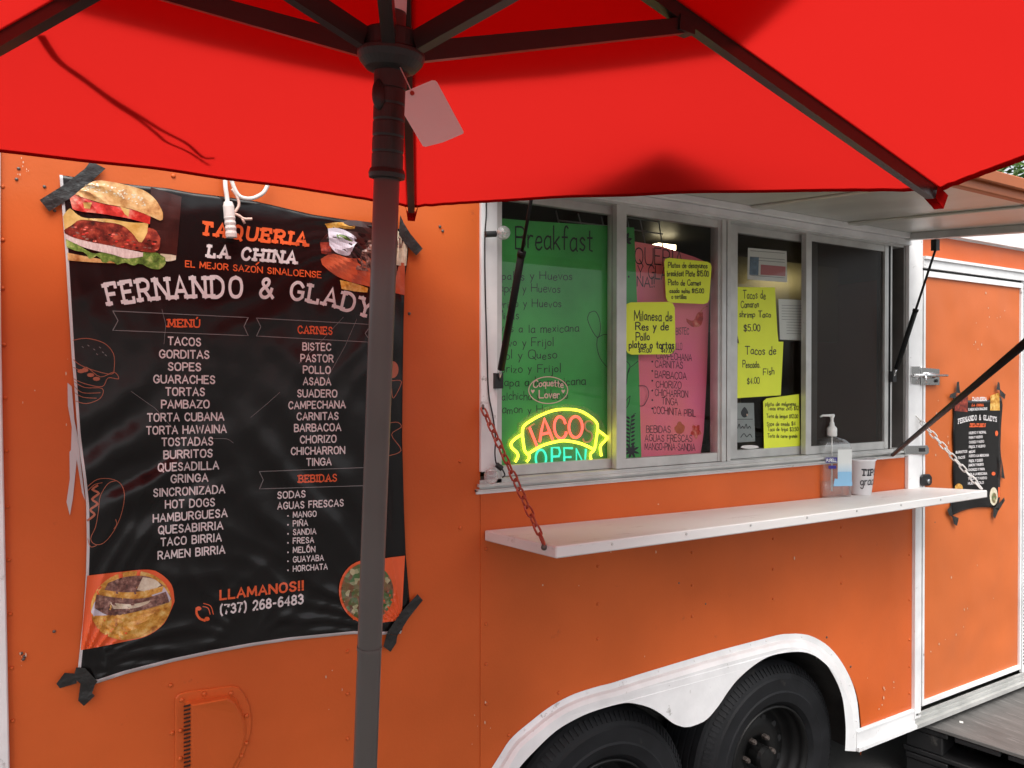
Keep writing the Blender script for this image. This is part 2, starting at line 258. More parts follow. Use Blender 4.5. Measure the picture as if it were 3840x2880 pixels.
# ------------------------------------------------------------------ lettering
LET = {
'A': '.8|0,0 .4,1 .8,0|.14,.34 .66,.34', 'B': '.66|0,0 0,1|~0,1 .4,1 .6,.86 .56,.62 .35,.53 0,.53|~0,.53 .42,.52 .66,.38 .64,.13 .42,0 0,0',
'C': '.74|~.72,.78 .55,.97 .3,.98 .08,.78 .02,.5 .08,.22 .3,.02 .55,.03 .72,.22', 'D': '.74|0,0 0,1|~0,1 .35,1 .65,.82 .74,.5 .65,.18 .35,0 0,0',
'E': '.62|0,0 0,1|0,1 .6,1|0,.52 .48,.52|0,0 .62,0', 'F': '.6|0,0 0,1|0,1 .6,1|0,.5 .46,.5', 'G': '.78|~.74,.78 .55,.97 .3,.98 .08,.78 .02,.5 .08,.22 .3,.02 .56,.03 .76,.2|.76,.2 .76,.46|.48,.46 .8,.46',
'H': '.74|0,0 0,1|.74,0 .74,1|0,.5 .74,.5', 'I': '.1|.05,0 .05,1', 'J': '.5|~.45,1 .45,.3 .35,.05 .15,.02 .02,.2', 'K': '.7|0,0 0,1|.66,1 0,.42|.22,.6 .7,0', 'L': '.6|0,1 0,0|0,0 .6,0',
'M': '.9|0,0 .06,1|.06,1 .45,.2|.45,.2 .84,1|.84,1 .9,0', 'N': '.78|0,0 0,1|0,1 .78,0|.78,0 .78,1', 'O': '.8|~.4,1 .12,.88 .02,.5 .12,.12 .4,0 .68,.12 .78,.5 .68,.88 .4,1', 'P': '.64|0,0 0,1|~0,1 .4,1 .64,.84 .6,.56 .38,.47 0,.47',
'Q': '.8|~.4,1 .12,.88 .02,.5 .12,.12 .4,0 .68,.12 .78,.5 .68,.88 .4,1|.45,.28 .8,-.12', 'R': '.7|0,0 0,1|~0,1 .4,1 .64,.84 .6,.58 .38,.5 0,.5|.34,.5 .7,0', 'S': '.62|~.58,.82 .44,.97 .2,.97 .05,.78 .16,.57 .45,.46 .6,.26 .48,.05 .2,.02 .02,.2',
'T': '.7|.35,0 .35,1|0,1 .7,1', 'U': '.74|~0,1 0,.35 .12,.06 .37,0 .62,.06 .74,.35 .74,1', 'V': '.74|0,1 .37,0 .74,1', 'W': '1.05|0,1 .26,0 .52,.8 .78,0 1.05,1', 'X': '.7|0,0 .7,1|0,1 .7,0', 'Y': '.74|0,1 .37,.46|.74,1 .37,.46|.37,.46 .37,0', 'Z': '.66|0,1 .66,1 0,0 .66,0',
'&': '.85|~.85,0 .5,.4 .2,.72 .24,.93 .42,1 .56,.9 .5,.68 .15,.42 .05,.2 .2,.02 .45,.02 .66,.2 .76,.48', '!': '.1|.05,1 .05,.3|.05,.08 .05,0', '-': '.4|.05,.42 .35,.42', '.': '.12|.04,.06 .08,0', '$': '.6|~.58,.78 .44,.9 .2,.9 .05,.74 .16,.56 .45,.46 .6,.26 .48,.1 .2,.07 .02,.2|.3,1.05 .3,-.08',
'0': '.56|~.28,1 .06,.85 0,.5 .06,.15 .28,0 .5,.15 .56,.5 .5,.85 .28,1', '1': '.25|.02,.78 .18,1 .18,0', '2': '.56|~.02,.78 .15,.97 .4,.97 .54,.75 .42,.45 0,0|0,0 .56,0', '4': '.6|.44,0 .44,1 0,.3 .6,.3', '5': '.56|.5,1 .08,1 .04,.58|~.04,.58 .3,.64 .54,.45 .5,.12 .28,0 .02,.08', '3': '.56|~.04,.85 .25,1 .5,.85 .48,.6 .26,.53|~.26,.53 .52,.45 .55,.18 .28,0 .02,.15', '6': '.56|~.5,.92 .3,1 .08,.75 .02,.35 .1,.06 .3,0 .52,.12 .54,.42 .32,.58 .06,.42', '8': '.56|~.28,1 .08,.88 .08,.65 .28,.53 .5,.65 .5,.88 .28,1|~.28,.53 .03,.38 .03,.12 .28,0 .53,.12 .53,.38 .28,.53', '(': '.25|~.22,1.1 .05,.8 .05,.2 .22,-.15', ')': '.25|~.03,1.1 .2,.8 .2,.2 .03,-.15', '7': '.55|0,1 .55,1 .18,0',
'a': '.46|~.42,.5 .2,.56 .02,.36 .04,.1 .2,0 .4,.14|.42,.55 .42,.04 .48,0', 'b': '.44|0,1 0,0|~0,.4 .2,.56 .42,.42 .42,.14 .2,0 0,.1', 'c': '.4|~.4,.46 .2,.56 .02,.36 .04,.1 .22,0 .4,.1', 'd': '.46|~.42,.42 .2,.54 .02,.36 .04,.1 .2,0 .42,.14|.42,1 .42,0', 'e': '.42|~.03,.3 .4,.34 .34,.54 .14,.54 .02,.3 .08,.06 .26,0 .42,.12',
'f': '.36|~.38,.92 .26,1 .16,.85 .14,.4 .14,0|0,.52 .34,.52', 'g': '.44|~.4,.5 .2,.56 .02,.38 .06,.14 .22,.06 .4,.2|~.42,.54 .42,-.2 .26,-.36 .04,-.28', 'h': '.42|0,1 0,0|~0,.36 .18,.55 .38,.46 .4,0', 'i': '.1|.05,.52 .05,0|.05,.74 .06,.68', 'j': '.2|~.14,.52 .14,-.2 0,-.34|.14,.74 .15,.68', 'k': '.4|0,1 0,0|.36,.54 0,.2|.12,.3 .4,0', 'l': '.1|.05,1 .05,0',
'm': '.64|0,.54 0,0|~0,.4 .14,.55 .3,.46 .3,0|~.3,.4 .46,.55 .62,.44 .62,0', 'n': '.4|0,.54 0,0|~0,.38 .18,.55 .38,.44 .38,0', 'o': '.44|~.22,.55 .03,.42 .03,.12 .22,0 .41,.12 .41,.42 .22,.55', 'p': '.44|0,.54 0,-.36|~0,.4 .2,.56 .42,.42 .42,.14 .2,0 0,.1', 'q': '.44|~.42,.46 .2,.56 .02,.36 .04,.1 .2,0 .42,.14|.42,.54 .42,-.36',
'r': '.32|0,.54 0,0|~0,.34 .14,.52 .32,.5', 's': '.36|~.34,.46 .18,.56 .04,.44 .16,.3 .34,.18 .22,.01 .02,.08', 't': '.32|.14,.85 .14,.04 .3,0|0,.56 .3,.56', 'u': '.42|~.02,.54 .02,.14 .18,0 .4,.16|.4,.54 .4,0', 'v': '.38|0,.54 .18,0 .38,.54', 'x': '.38|0,.54 .38,0|.38,.54 0,0', 'y': '.4|0,.54 .2,.08|.4,.54 .06,-.36', 'z': '.38|0,.54 .36,.54 0,0 .38,0', ' ': '.34'}
ACC = {'Ú': 'U', 'Ó': 'O', 'Ñ': 'N', 'ó': 'o'}
def glyph(ch):
    base = ACC.get(ch, ch); p = LET.get(base, LET['I']).split('|'); w = float(p[0]); st = []
    for s in p[1:]:
        sm = s[0] == '~'; pts = [tuple(map(float, q.split(','))) for q in s.lstrip('~').split()]
        if sm: pts = [(v.x, v.y) for v in smooth_pts([(a, b, 0) for a, b in pts], 4)]
        st.append(pts)
    if ch in 'ÚÓó': h = 1.12 if ch != 'ó' else .7; st.append([(w*.45, h), (w*.62, h+.18)])
    if ch == 'Ñ': st.append([(w*.25, 1.15), (w*.75, 1.2)])
    return w, st
def ribbon(pts, t):                          # polyline -> left/right loops
    out = []
    for i, p in enumerate(pts):
        a = Vector(pts[max(i-1, 0)]); b = Vector(pts[min(i+1, len(pts)-1)]); d = (b-a)
        if d.length < 1e-9: d = Vector((1, 0))
        d.normalize(); n = Vector((-d.y, d.x)); q = Vector(p); k = 1.
        if 0 < i < len(pts)-1:
            d1 = (Vector(p)-a).normalized(); k = min(1.6, 1/max(.5, abs(d1.dot(d))))
        if i == 0: q = q-d*t*.35
        if i == len(pts)-1: q = q+d*t*.35
        out.append((q+n*t/2*k, q-n*t/2*k))
    return out
def write(bm, text, fn, t=.12, slab=False, shear=0., gap=.16, jit=0., mi=0):
    """stroke lettering; fn(s, h, k) -> point, s in 0..1 along the line, h in cap heights, k the stroke count (lifts overlapping strokes)"""
    x = 0; items = []
    for ch in text:
        w, st = glyph(ch)
        jy = random.uniform(-jit, jit); js = 1+random.uniform(-jit, jit)
        for s in st: items.append([(x+a*js+shear*b, b*js+jy) for a, b in s])
        if slab and ch not in ' -.!&':
            for s in st:
                for e, o in ((s[0], s[1]), (s[-1], s[-2])):
                    dx, dy = e[0]-o[0], e[1]-o[1]
                    if min(abs(e[1]), abs(e[1]-1)) < .03 and abs(dy) > abs(dx)*.5 and len(s) < 4:
                        y = t*.3 if e[1] < .5 else 1-t*.3; q = t*1.05*slab
                        items.append([(x+e[0]-q+shear*y, y), (x+e[0]+q+shear*y, y)])
                    elif abs(dy) < .01 and ch in 'EFTLZ' and e[0] > .1 and (e[1] < .1 or e[1] > .9):
                        sg = -1 if e[1] > .9 else 1
                        items.append([(x+e[0]+shear*e[1], e[1]), (x+e[0]+shear*e[1], e[1]+sg*t*1.05)])
        x += w+gap
    L = x-gap
    for k, s in enumerate(items):
        rb = ribbon(s, t); n = bm.faces
        va = [bm.verts.new(fn(a.x/L, a.y, k)) for a, b in rb]; vb = [bm.verts.new(fn(b.x/L, b.y, k)) for a, b in rb]
        for i in range(len(rb)-1):
            try: bm.faces.new((va[i], va[i+1], vb[i+1], vb[i])).material_index = mi
            except ValueError: pass
    return L
_fc = {}
def font_mesh(text, bold):
    k = (text, bold)
    if k in _fc: return _fc[k]
    cu = bpy.data.curves.new('t', 'FONT'); cu.body = text; cu.size = 1; cu.offset = bold; cu.resolution_u = 3; cu.fill_mode = 'FRONT'
    o = bpy.data.objects.new('t', cu); C.objects.link(o); bpy.context.view_layer.update()
    me = bpy.data.meshes.new_from_object(o); C.objects.unlink(o); bpy.data.objects.remove(o); bpy.data.curves.remove(cu)
    v = [(p.co.x, p.co.y) for p in me.vertices]; f = [tuple(p.vertices) for p in me.polygons]; bpy.data.meshes.remove(me)
    _fc[k] = (v, f); return _fc[k]
CAPH = max(y for x, y in font_mesh('H', 0.)[0])
def type_(bm, text, fn, bold=.02, mi=0):
    v, f = font_mesh(text, bold); x0 = min(a for a, b in v); x1 = max(a for a, b in v)
    vv = [bm.verts.new(fn((a-x0)/(x1-x0), b/CAPH, 0)) for a, b in v]
    for p in f:
        try: bm.faces.new([vv[i] for i in p]).material_index = mi
        except ValueError: pass
def line_fn(x0, y0, x1, y1, h, off, offk=.00003):    # straight line of writing between two photo points on the plane off
    return lambda s, t, k: W(x0+(x1-x0)*s, y0+(y1-y0)*s-h*t, (off(x0+(x1-x0)*s, y0+(y1-y0)*s-h*t) if callable(off) else off)+offk*k)
def flip_front(bm):
    bm.normal_update()
    for f in bm.faces:
        if f.normal.y > 0: f.normal_flip()

# ================================================================== setting
bm = NB(); S = 150
for i in range(1):
    v = [bm.verts.new(p) for p in ((-S, -S, 0), (S, -S, 0), (S, S, 0), (-S, S, 0))]; bm.faces.new(v)
build(bm, 'ground', M['asphalt'], kind='structure')

# ================================================================== food trailer
XL, XR = -.145, 5.2                           # ends of the trailer body
ZT, ZB = CH+.80, .40                         # roof and floor line
trailer = thing('food_trailer', 'orange food trailer with white trim, serving windows under a raised hatch and two wheels', 'food trailer', (2.4, DW+1.1, 0))
T_ = trailer
def X(px, off=0.): return Xw(px, off)
X_SEAM1, X_SEAM2, X_TRIM0, X_TRIM1 = X(1801), X(2888), X(3423), X(3450)
WX0, WX1 = X(1798), X(3393)                  # window opening
WZ0 = W(2600, 1785).z; WZ1 = W(2640, 778).z
# fender outlines (photo points on the side)
FO = [(1742, 3080), (1790, 2960), (1844, 2880), (1877, 2828), (1917, 2768), (1993, 2703), (2064, 2649), (2151, 2603), (2256, 2570), (2281, 2565), (2411, 2524), (2574, 2475), (2693, 2440), (2867, 2394), (2926, 2379), (2960, 2377), (2989, 2376), (3034, 2382), (3080, 2404), (3120, 2436), (3156, 2483), (3184, 2533), (3202, 2578), (3215, 2633), (3224, 2732), (3221, 2818)]
FI = [(1830, 3080), (1890, 2960), (1947, 2880), (2004, 2817), (2085, 2741), (2172, 2690), (2248, 2660), (2335, 2637), (2384, 2639), (2438, 2654), (2481, 2679), (2519, 2709), (2547, 2722), (2574, 2727), (2606, 2720), (2650, 2698), (2693, 2649), (2726, 2600), (2764, 2551), (2818, 2502), (2876, 2465), (2930, 2450), (2989, 2444), (3034, 2450), (3075, 2472), (3120, 2515), (3156, 2569), (3184, 2633), (3197, 2687), (3206, 2755), (3209, 2818)]
def mid(P, k=.5):                            # band between outer and inner outline used as cut line of the panels
    return P
skirt_top = lambda px: 2655+(px-3421)*(2655-2732)/(3421-3224)
def sheet(name, outer, holes, o0, o1, m, nz=0):
    """flat metal panel with holes, solid"""
    loops = [[Vector(p) for p in outer]]+[[Vector(p) for p in h] for h in holes]; bm = NB(); fl = [p for L in loops for p in L]
    a = [bm.verts.new((p.x, DW-o1, p.z)) for p in fl]; b = [bm.verts.new((p.x, DW-o0, p.z)) for p in fl]
    for tri in tessellate_polygon([[Vector((p.x, p.z, 0)) for p in L] for L in loops]):
        bm.faces.new([a[i] for i in tri]); bm.faces.new([b[i] for i in reversed(tri)])
    k = 0
    for L in loops:
        n = len(L)
        for i in range(n): bm.faces.new((a[k+i], b[k+i], b[k+(i+1) % n], a[k+(i+1) % n]))
        k += n
    bmesh.ops.recalc_face_normals(bm, faces=bm.faces)
    return build(bm, name, m, T_)
def V2(x, z): return (x, 0, z)
fline = [W(x, y) for x, y in [(a[0]*.6+b[0]*.4, a[1]*.6+b[1]*.4) for a, b in zip(FO[:1]+FO[2:], [FI[0]]+[min(FI, key=lambda q: (q[0]-o[0])**2+(q[1]-o[1])**2) for o in FO[2:]])]]
fl_left = [p for p in [W(x+8, y+14) for x, y in FO]]
fl_left = [V2(p.x, p.z) for p in fl_left]
def cut(poly, x, keep):
    out = []; n = len(poly)
    for i in range(n):
        a = poly[i]; b = poly[(i+1) % n]; ina = (a[0] < x) == keep; inb = (b[0] < x) == keep
        if ina: out.append(a)
        if ina != inb and abs(b[0]-a[0]) > 1e-9:
            t = (x-a[0])/(b[0]-a[0]); out.append((x, 0, a[2]+(b[2]-a[2])*t))
    return out
whole = [V2(XL, ZT), V2(XL, ZB-.08), V2(fl_left[0][0], ZB-.08)]+fl_left+[V2(fl_left[-1][0], ZB-.02), V2(X_TRIM0+.005, ZB-.02), V2(X_TRIM0+.005, ZT)]
pA = cut(whole, X_SEAM1, True); pR = cut(whole, X_SEAM1, False); pB = cut(pR, X_SEAM2, True); pC = cut(pR, X_SEAM2, False)
# window opening cut out of both middle panels as a notch: upper and lower pieces are one sheet each, open to the seam
def notch(poly, x0, x1):                     # removes the window rectangle that touches a vertical side of the panel
    return None
def clipz(poly, z, below):
    sw = [(p[2], 0, p[0]) for p in poly]; r = cut(sw, z, below); return [(p[2], 0, p[0]) for p in r]
sheet('side_panel', pA, [], -.004, .0, M['orange'])
for p, o in ((pB, .0025), (pC, .0)):
    sheet('side_panel', clipz(p, WZ0+.02, True), [], -.004, o, M['orange'])
    sheet('side_panel', clipz(p, WZ1-.01, False), [], -.004, o, M['orange'])
# body shell: roof, far side, ends, floor, inner walls
bm = NB(); yb = DW+2.25
add_box(bm, XL, XR, DW+.06, yb, ZT+.002, ZT+.05)
build(bm, 'roof', M['white'], T_)
bm = NB(); add_box(bm, XL, XR, yb-.05, yb, ZB, ZT); add_box(bm, XL+.002, XL+.05, DW+.004, yb-.05, ZB, ZT); add_box(bm, XR-.05, XR-.002, DW+.004, yb-.05, ZB, ZT)
build(bm, 'outer_wall', M['orange'], T_)
bm = NB(); add_box(bm, XL+.05, XR-.05, DW+.3, yb-.05, ZB+.02, ZB+.06); add_box(bm, XL+.05, X(1700), DW+.04, DW+.3, ZB+.02, ZB+.06); add_box(bm, X(3240), XR-.05, DW+.04, DW+.3, ZB+.02, ZB+.06)
build(bm, 'floor', M['inside'], T_)
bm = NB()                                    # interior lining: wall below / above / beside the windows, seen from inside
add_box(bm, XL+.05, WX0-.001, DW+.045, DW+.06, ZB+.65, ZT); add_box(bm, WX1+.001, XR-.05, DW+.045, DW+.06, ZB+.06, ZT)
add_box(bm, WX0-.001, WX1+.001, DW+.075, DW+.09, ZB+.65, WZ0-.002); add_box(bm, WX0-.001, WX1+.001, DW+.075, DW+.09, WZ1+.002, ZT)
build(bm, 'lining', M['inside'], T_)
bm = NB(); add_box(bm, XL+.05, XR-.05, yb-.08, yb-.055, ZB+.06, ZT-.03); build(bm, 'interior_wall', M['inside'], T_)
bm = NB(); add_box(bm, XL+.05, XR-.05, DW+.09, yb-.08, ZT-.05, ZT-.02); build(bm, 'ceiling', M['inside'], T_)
bm = NB(); add_box(bm, 2.3, 4.3, yb-.15, yb-.09, 1.15, 2.40); build(bm, 'steel_backsplash', M['steel'], T_)
bm = NB(); add_box(bm, 1.3, 4.6, yb-.75, yb-.16, 1.30, 1.34); add_box(bm, 1.3, 4.6, yb-.72, yb-.16, ZB+.07, 1.29); build(bm, 'back_counter', M['steel'], T_)
bm = NB(); add_box(bm, 3.25, 4.3, yb-.70, yb-.16, 2.13, 2.36); build(bm, 'cooker_hood', M['steel'], T_)
for lx, ly in ((4.2, DW+.75),):
    bm = NB(); add_box(bm, lx, lx+.34, ly, ly+.09, ZT-.105, ZT-.055); build(bm, 'ceiling_lamp', M['lamp'], T_)
# shelf with kitchen goods behind the glass
bm = NB()
for z in (1.62, 1.92): add_box(bm, 1.2, 2.2, yb-.45, yb-.12, z, z+.02)
build(bm, 'kitchen_shelf', M['steel'], T_)
for i in range(14):
    x = 1.25+.24*(i % 7)+random.uniform(0, .05) if i < 7 else 2.5+.26*(i-7); z = 1.645 if i < 7 else 1.342; h = random.uniform(.10, .24); w = random.uniform(.08, .16)
    bm = NB()
    if i % 3: add_box(bm, x, x+w, yb-.42, yb-.26, z, z+h)
    else: add_lathe(bm, [(w/2, 0), (w/2, h*.8), (w*.25, h*.92), (w*.25, h)], (x+w/2, yb-.34, z))
    build(bm, 'kitchen_goods', [M['box'], M['pump'], M['label_blue'], M['alu_dark']][i % 4], T_, bevel=.006)
# wheel wells (dark box behind the fender) and axle
bm = NB(); add_box(bm, X(1700), X(3235), DW+.30, DW+.32, .02+.1, ZB+.55); add_box(bm, X(1700), X(3235), DW+.006, DW+.30, ZB+.56, ZB+.58)
build(bm, 'wheel_well', M['well'], T_)
Wc = [(1.445, 1394), (2.225, 1404)]; AX = .352
bm = NB(); pts = [W(x, y) for x, y in FI]     # dark inner arch seen edge on behind the fender lip
a = [bm.verts.new(p+Vector((0, .004, 0))) for p in pts]; b = [bm.verts.new(p+Vector((0, .29, 0))) for p in pts]; c = [bm.verts.new(p+Vector((0, .29, .02))) for p in pts]; d = [bm.verts.new(p+Vector((0, .004, .02))) for p in pts]
for i in range(len(pts)-1):
    bm.faces.new((a[i], b[i], b[i+1], a[i+1])); bm.faces.new((d[i], d[i+1], c[i+1], c[i]))
build(bm, 'inner_arch', M['well'], T_)
bm = NB()
for cx, _ in Wc: add_lathe(bm, [(.04, 0), (.04, 1.9)], (cx, DW+.16, AX), (0, 1, 0), 12)
add_box(bm, XL-.2, XR+.9, DW+.30, DW+.36, .26, .40); add_box(bm, XL-.2, XR+.9, yb-.36, yb-.30, .26, .40)
for x in (.1, .7, 2.8, 3.4, 4.0, 4.6): add_box(bm, x, x+.05, DW+.05, yb-.36, .34, .398)
build(bm, 'chassis', M['well'], T_)
# fender: flat flange plus raised rounded band
def band(name, A, B, o0, o1, m, bev=.004):
    bm = NB(); add_prism(bm, [W(x, y, o1) for x, y in A+list(reversed(B))], [W(x, y, o1)+Vector((0, o1-o0, 0)) for x, y in A+list(reversed(B))])
    return build(bm, name, m, T_, bevel=bev)
ctr = [(2560, 2960)]
inner_of = [min(FI, key=lambda q: (q[0]-o[0])**2+(q[1]-o[1])**2) for o in FO]
bm = NB(); ring = []
import itertools
def resample(P, n):
    L = [0]
    for a, b in zip(P, P[1:]): L.append(L[-1]+math.hypot(b[0]-a[0], b[1]-a[1]))
    out = []; j = 0
    for i in range(n):
        d = L[-1]*i/(n-1)
        while j < len(L)-2 and L[j+1] < d: j += 1
        t = (d-L[j])/max(1e-9, L[j+1]-L[j]); out.append((P[j][0]+(P[j+1][0]-P[j][0])*t, P[j][1]+(P[j+1][1]-P[j][1])*t))
    return out
sO = [(v.x, v.y) for v in smooth_pts([(x, y, 0) for x, y in FO], 3)]; sI = [(v.x, v.y) for v in smooth_pts([(x, y, 0) for x, y in FI], 4)]
# match the inner outline to the outer by horizontal progress so that the band stays clean in the dip
def match(sO, sI):
    out = []
    for i, p in enumerate(sO):
        t = i/(len(sO)-1); best = min(range(len(sI)), key=lambda j: abs(j/(len(sI)-1)-t)*4000+0*math.hypot(sI[j][0]-p[0], sI[j][1]-p[1])); out.append(sI[best])
    return out
nS = 90; rO = resample(FO and sO, nS); rI = resample(sI, nS*2)
# normals of the outer line: step inward a fixed amount, then join down to the inner outline
def inward(P, d):
    out = []
    for i, p in enumerate(P):
        a = P[max(i-1, 0)]; b = P[min(i+1, len(P)-1)]; t = Vector((b[0]-a[0], b[1]-a[1])).normalized(); out.append((p[0]-t.y*d, p[1]+t.x*d))
    return out
r1 = inward(rO, 22); r2 = inward(rO, 34); r3 = inward(rO, 52)
rows = [[W(*p, .001) for p in rO], [W(*p, .006) for p in rO], [W(*p, .008) for p in r1], [W(*p, .024) for p in r2], [W(*p, .034) for p in r3]]
V = [[bm.verts.new(p) for p in r] for r in rows]
for A, B in zip(V, V[1:]):
    for i in range(nS-1): bm.faces.new((A[i], A[i+1], B[i+1], B[i]))
inn = [bm.verts.new(W(*p, .036)) for p in rI]; inn2 = [bm.verts.new(W(*p, .026)) for p in rI]
loop = V[-1]; pts = [v.co.copy() for v in loop]+[v.co.copy() for v in reversed(inn)]; vs_all = list(loop)+list(reversed(inn))
for tri in tessellate_polygon([[Vector((p.x, p.z, 0)) for p in pts]]):
    try: bm.faces.new([vs_all[i] for i in tri])
    except ValueError: pass
for i in range(len(inn)-1): bm.faces.new((inn[i], inn2[i], inn2[i+1], inn[i+1]))
bmesh.ops.recalc_face_normals(bm, faces=bm.faces); 
fen = build(bm, 'fender', M['white'], T_)
# wheels
def make_wheel(cx):
    c = (cx, DW+.035, AX); w = bpy.data.objects.new('wheel', None); w.location = c; w.empty_display_size = .1; link(w, T_)
    bm = NB(); Rr = .366; prof = [(.196, .17), (.201, .06), (.205, .02), (.225, -.004), (.262, -.014), (.268, -.010), (.312, -.010), (.318, -.004), (.336, .004), (.348, .016), (Rr-.006, .030), (Rr, .040)]
    for k in range(5):
        y0 = .040+k*.032; prof += [(Rr, y0+.024), (Rr-.008, y0+.026), (Rr-.008, y0+.031), (Rr, y0+.032)]
    prof += [(Rr-.01, .215), (.27, .235), (.20, .22)]
    add_lathe(bm, prof, c, (0, 1, 0), 96, cap=False)
    bmesh.ops.recalc_face_normals(bm, faces=bm.faces); build(bm, 'tyre', M['tyre'], w, smooth=False)
    bm = NB()
    for k in range(110):
        t = 2*math.pi*k/110; e1 = Vector((math.cos(t), 0, math.sin(t))); tq = Vector((-math.sin(t), 0, math.cos(t))); q = Vector(c)
        add_obox(bm, q+e1*.331+Vector((0, -.0005, 0)), q+e1*.354+Vector((0, .019, 0)), .009, .004, tq.cross(e1))
    build(bm, 'tread_lug', M['tyre'], w, kind='stuff')
    c = (c[0], c[1]+.042, c[2])
    bm = NB(); add_lathe(bm, [(.206, .0), (.206, -.036), (.199, -.038), (.197, -.01), (.194, .006), (.190, .008), (.186, .03), (.176, .055), (.168, .060), (.150, .050), (.115, .034), (.082, .030), (.060, .040), (.060, .060), (.0, .060)], c, (0, 1, 0), 64, cap=False)
    bmesh.ops.recalc_face_normals(bm, faces=bm.faces); build(bm, 'rim', M['rim'], w, smooth=True)
    for k in range(12):
        bm = NB(); t = 2*math.pi*k/12+.2; p = Vector(c)+Vector((math.cos(t)*.134, .040, math.sin(t)*.134)); add_lathe(bm, [(.0, 0), (.013, .0), (.013, .006), (0, .006)], p, (0, 1, 0), 12, cap=False)
        build(bm, 'rim_hole', M['black'], w)
    for k in range(6):
        t = 2*math.pi*k/6; p = Vector(c)+Vector((math.cos(t)*.070, .034, math.sin(t)*.070)); bm = NB(); add_lathe(bm, [(.011, 0), (.011, -.018), (.007, -.026)], p, (0, 1, 0), 6); build(bm, 'wheel_nut', M['screw'], w)
    bm = NB(); add_lathe(bm, [(.042, .04), (.042, .0), (.036, -.014), (.0, -.018)], c, (0, 1, 0), 24); build(bm, 'hub_cap', M['rim'], w, smooth=False, bevel=.002)
for cx, _ in Wc: make_wheel(cx)
# corner trim, door trim
bm = NB(); bm.free(); plate('corner_trim', [(-50, 200), (-4, 200), (2, 1200), (9, 1600), (36, 2950), (-50, 2950)], -.003, .012, M['white'], T_, bevel=.002)
bm = NB(); add_box(bm, XL-.043, XL-.0405, DW-.012, DW+.05, ZB-.1, ZT); build(bm, 'corner_trim', M['white'], T_)
bm = NB(); wbox(bm, X_TRIM0, X(3436), W(3423, 2690).z, WZ0-.06, .0, .014); wbox(bm, X(3439), X_TRIM1, W(3423, 2690).z, WZ1+.02, .0, .010); wbox(bm, X(3436), X(3439), W(3423, 2690).z, WZ1+.02, .0, .004)
build(bm, 'trim_strip', M['white'], T_, bevel=.002)
bm = NB(); wbox(bm, X(3394), X(3436)-.001, W(3400, 1830).z, WZ1+.01, .001, .016); build(bm, 'window_post', M['white'], T_, bevel=.003)
# skirt rail below
def rail(name, pts, o0, o1, m, bev=.002): return plate(name, pts, o0, o1, m, T_, bevel=bev)
zs1, zs0 = W(3421, 2655).z, W(3420, 2722).z
bm = NB(); wbox(bm, X(3210), X_TRIM0+.01, zs0, zs1, .0015, .010); wbox(bm, X(3210), X_TRIM0+.01, zs0-.006, zs0+.010, .0101, .020); wbox(bm, X(3210), X_TRIM0+.01, zs1-.012, zs1-.004, .0101, .013); build(bm, 'skirt_rail', M['white'], T_, bevel=.002)
bm = NB(); wbox(bm, X_TRIM0+.011, XR, zs0-.004, W(3500, 2650).z, .0, .006)
for k, (a, b, o) in enumerate(((.000, .018, .022), (.030, .040, .014), (.052, .060, .014))): wbox(bm, X_TRIM0+.011, XR, zs0-.006+a, zs0-.006+b, .0061, o)
build(bm, 'door_sill', M['alu'], T_, bevel=.002)
wl = NB(); wbox(wl, XL, X(1742), ZB-.09, ZB+.02, .0015, .012); build(wl, 'skirt_rail', M['white'], T_, bevel=.002)
# access door
dx0, dx1 = X(3453), X(3824); dz0 = W(3455, 2642).z; dz1 = W(3475, 1018).z
door = bpy.data.objects.new('door', None); door.location = (dx0, DW, dz0); link(door, T_)
bm = NB(); wbox(bm, dx0+.012, dx1-.012, dz0+.018, dz1-.022, -.004, .003)
build(bm, 'door_panel', M['orange_door'], door)
bm = NB(); wbox(bm, dx0, dx1, dz0, dz0+.020, .0, .012); wbox(bm, dx0, dx1, dz1-.024, dz1, .0, .012); wbox(bm, dx0, dx0+.014, dz0+.0201, dz1-.0241, .0, .012); wbox(bm, dx1-.014, dx1, dz0+.0201, dz1-.0241, .0, .012)
build(bm, 'door_frame', M['white'], door, bevel=.003)
bm = NB(); wbox(bm, dx0-.004, dx1+.01, dz1+.0005, dz1+.012, -.02, -.004); wbox(bm, dx1+.0005, dx1+.006, dz0, dz1, -.02, -.004); wbox(bm, X_TRIM1+.0005, dx0-.0005, dz0, dz1, -.02, -.004); build(bm, 'door_seal', M['black'], T_)
zh0 = dz1+.012; zh1 = W(3475, 965).z
bm = NB(); wbox(bm, X_TRIM1+.001, XR, zh0, zh1, .0, .014); wbox(bm, X_TRIM1+.001, XR, zh1-.012, zh1, .0141, .022); build(bm, 'door_header', M['white'], T_, bevel=.002)
bm = NB(); wbox(bm, dx1+.008, dx1+.17, dz0-.02, zh0-.001, .0, .013); build(bm, 'hinge_trim', M['white'], T_, bevel=.003)
bm = NB()
z = dz0+.02
while z < dz1: wbox(bm, dx1+.018, dx1+.026, z, z+.006, .0131, .016); z += .017
build(bm, 'hinge_knuckle', M['alu_dark'], T_, kind='stuff')
ztr = W(3640, 895+14).z
bm = NB(); wbox(bm, X_TRIM1+.001, XR, zh1+.0005, ztr, -.004, .0005); build(bm, 'side_panel', M['orange'], T_)
bm = NB(); wbox(bm, dx1+.171, XR, dz0-.02, zh0-.001, -.004, .0005); build(bm, 'side_panel', M['orange'], T_)
bm = NB(); wbox(bm, XL-.04, XR, ztr+.006, ztr+.17, -.01, .024); wbox(bm, XL-.04, XR, ztr, ztr+.006, -.01, .004); build(bm, 'roof_trim', M['white'], T_, bevel=.003)
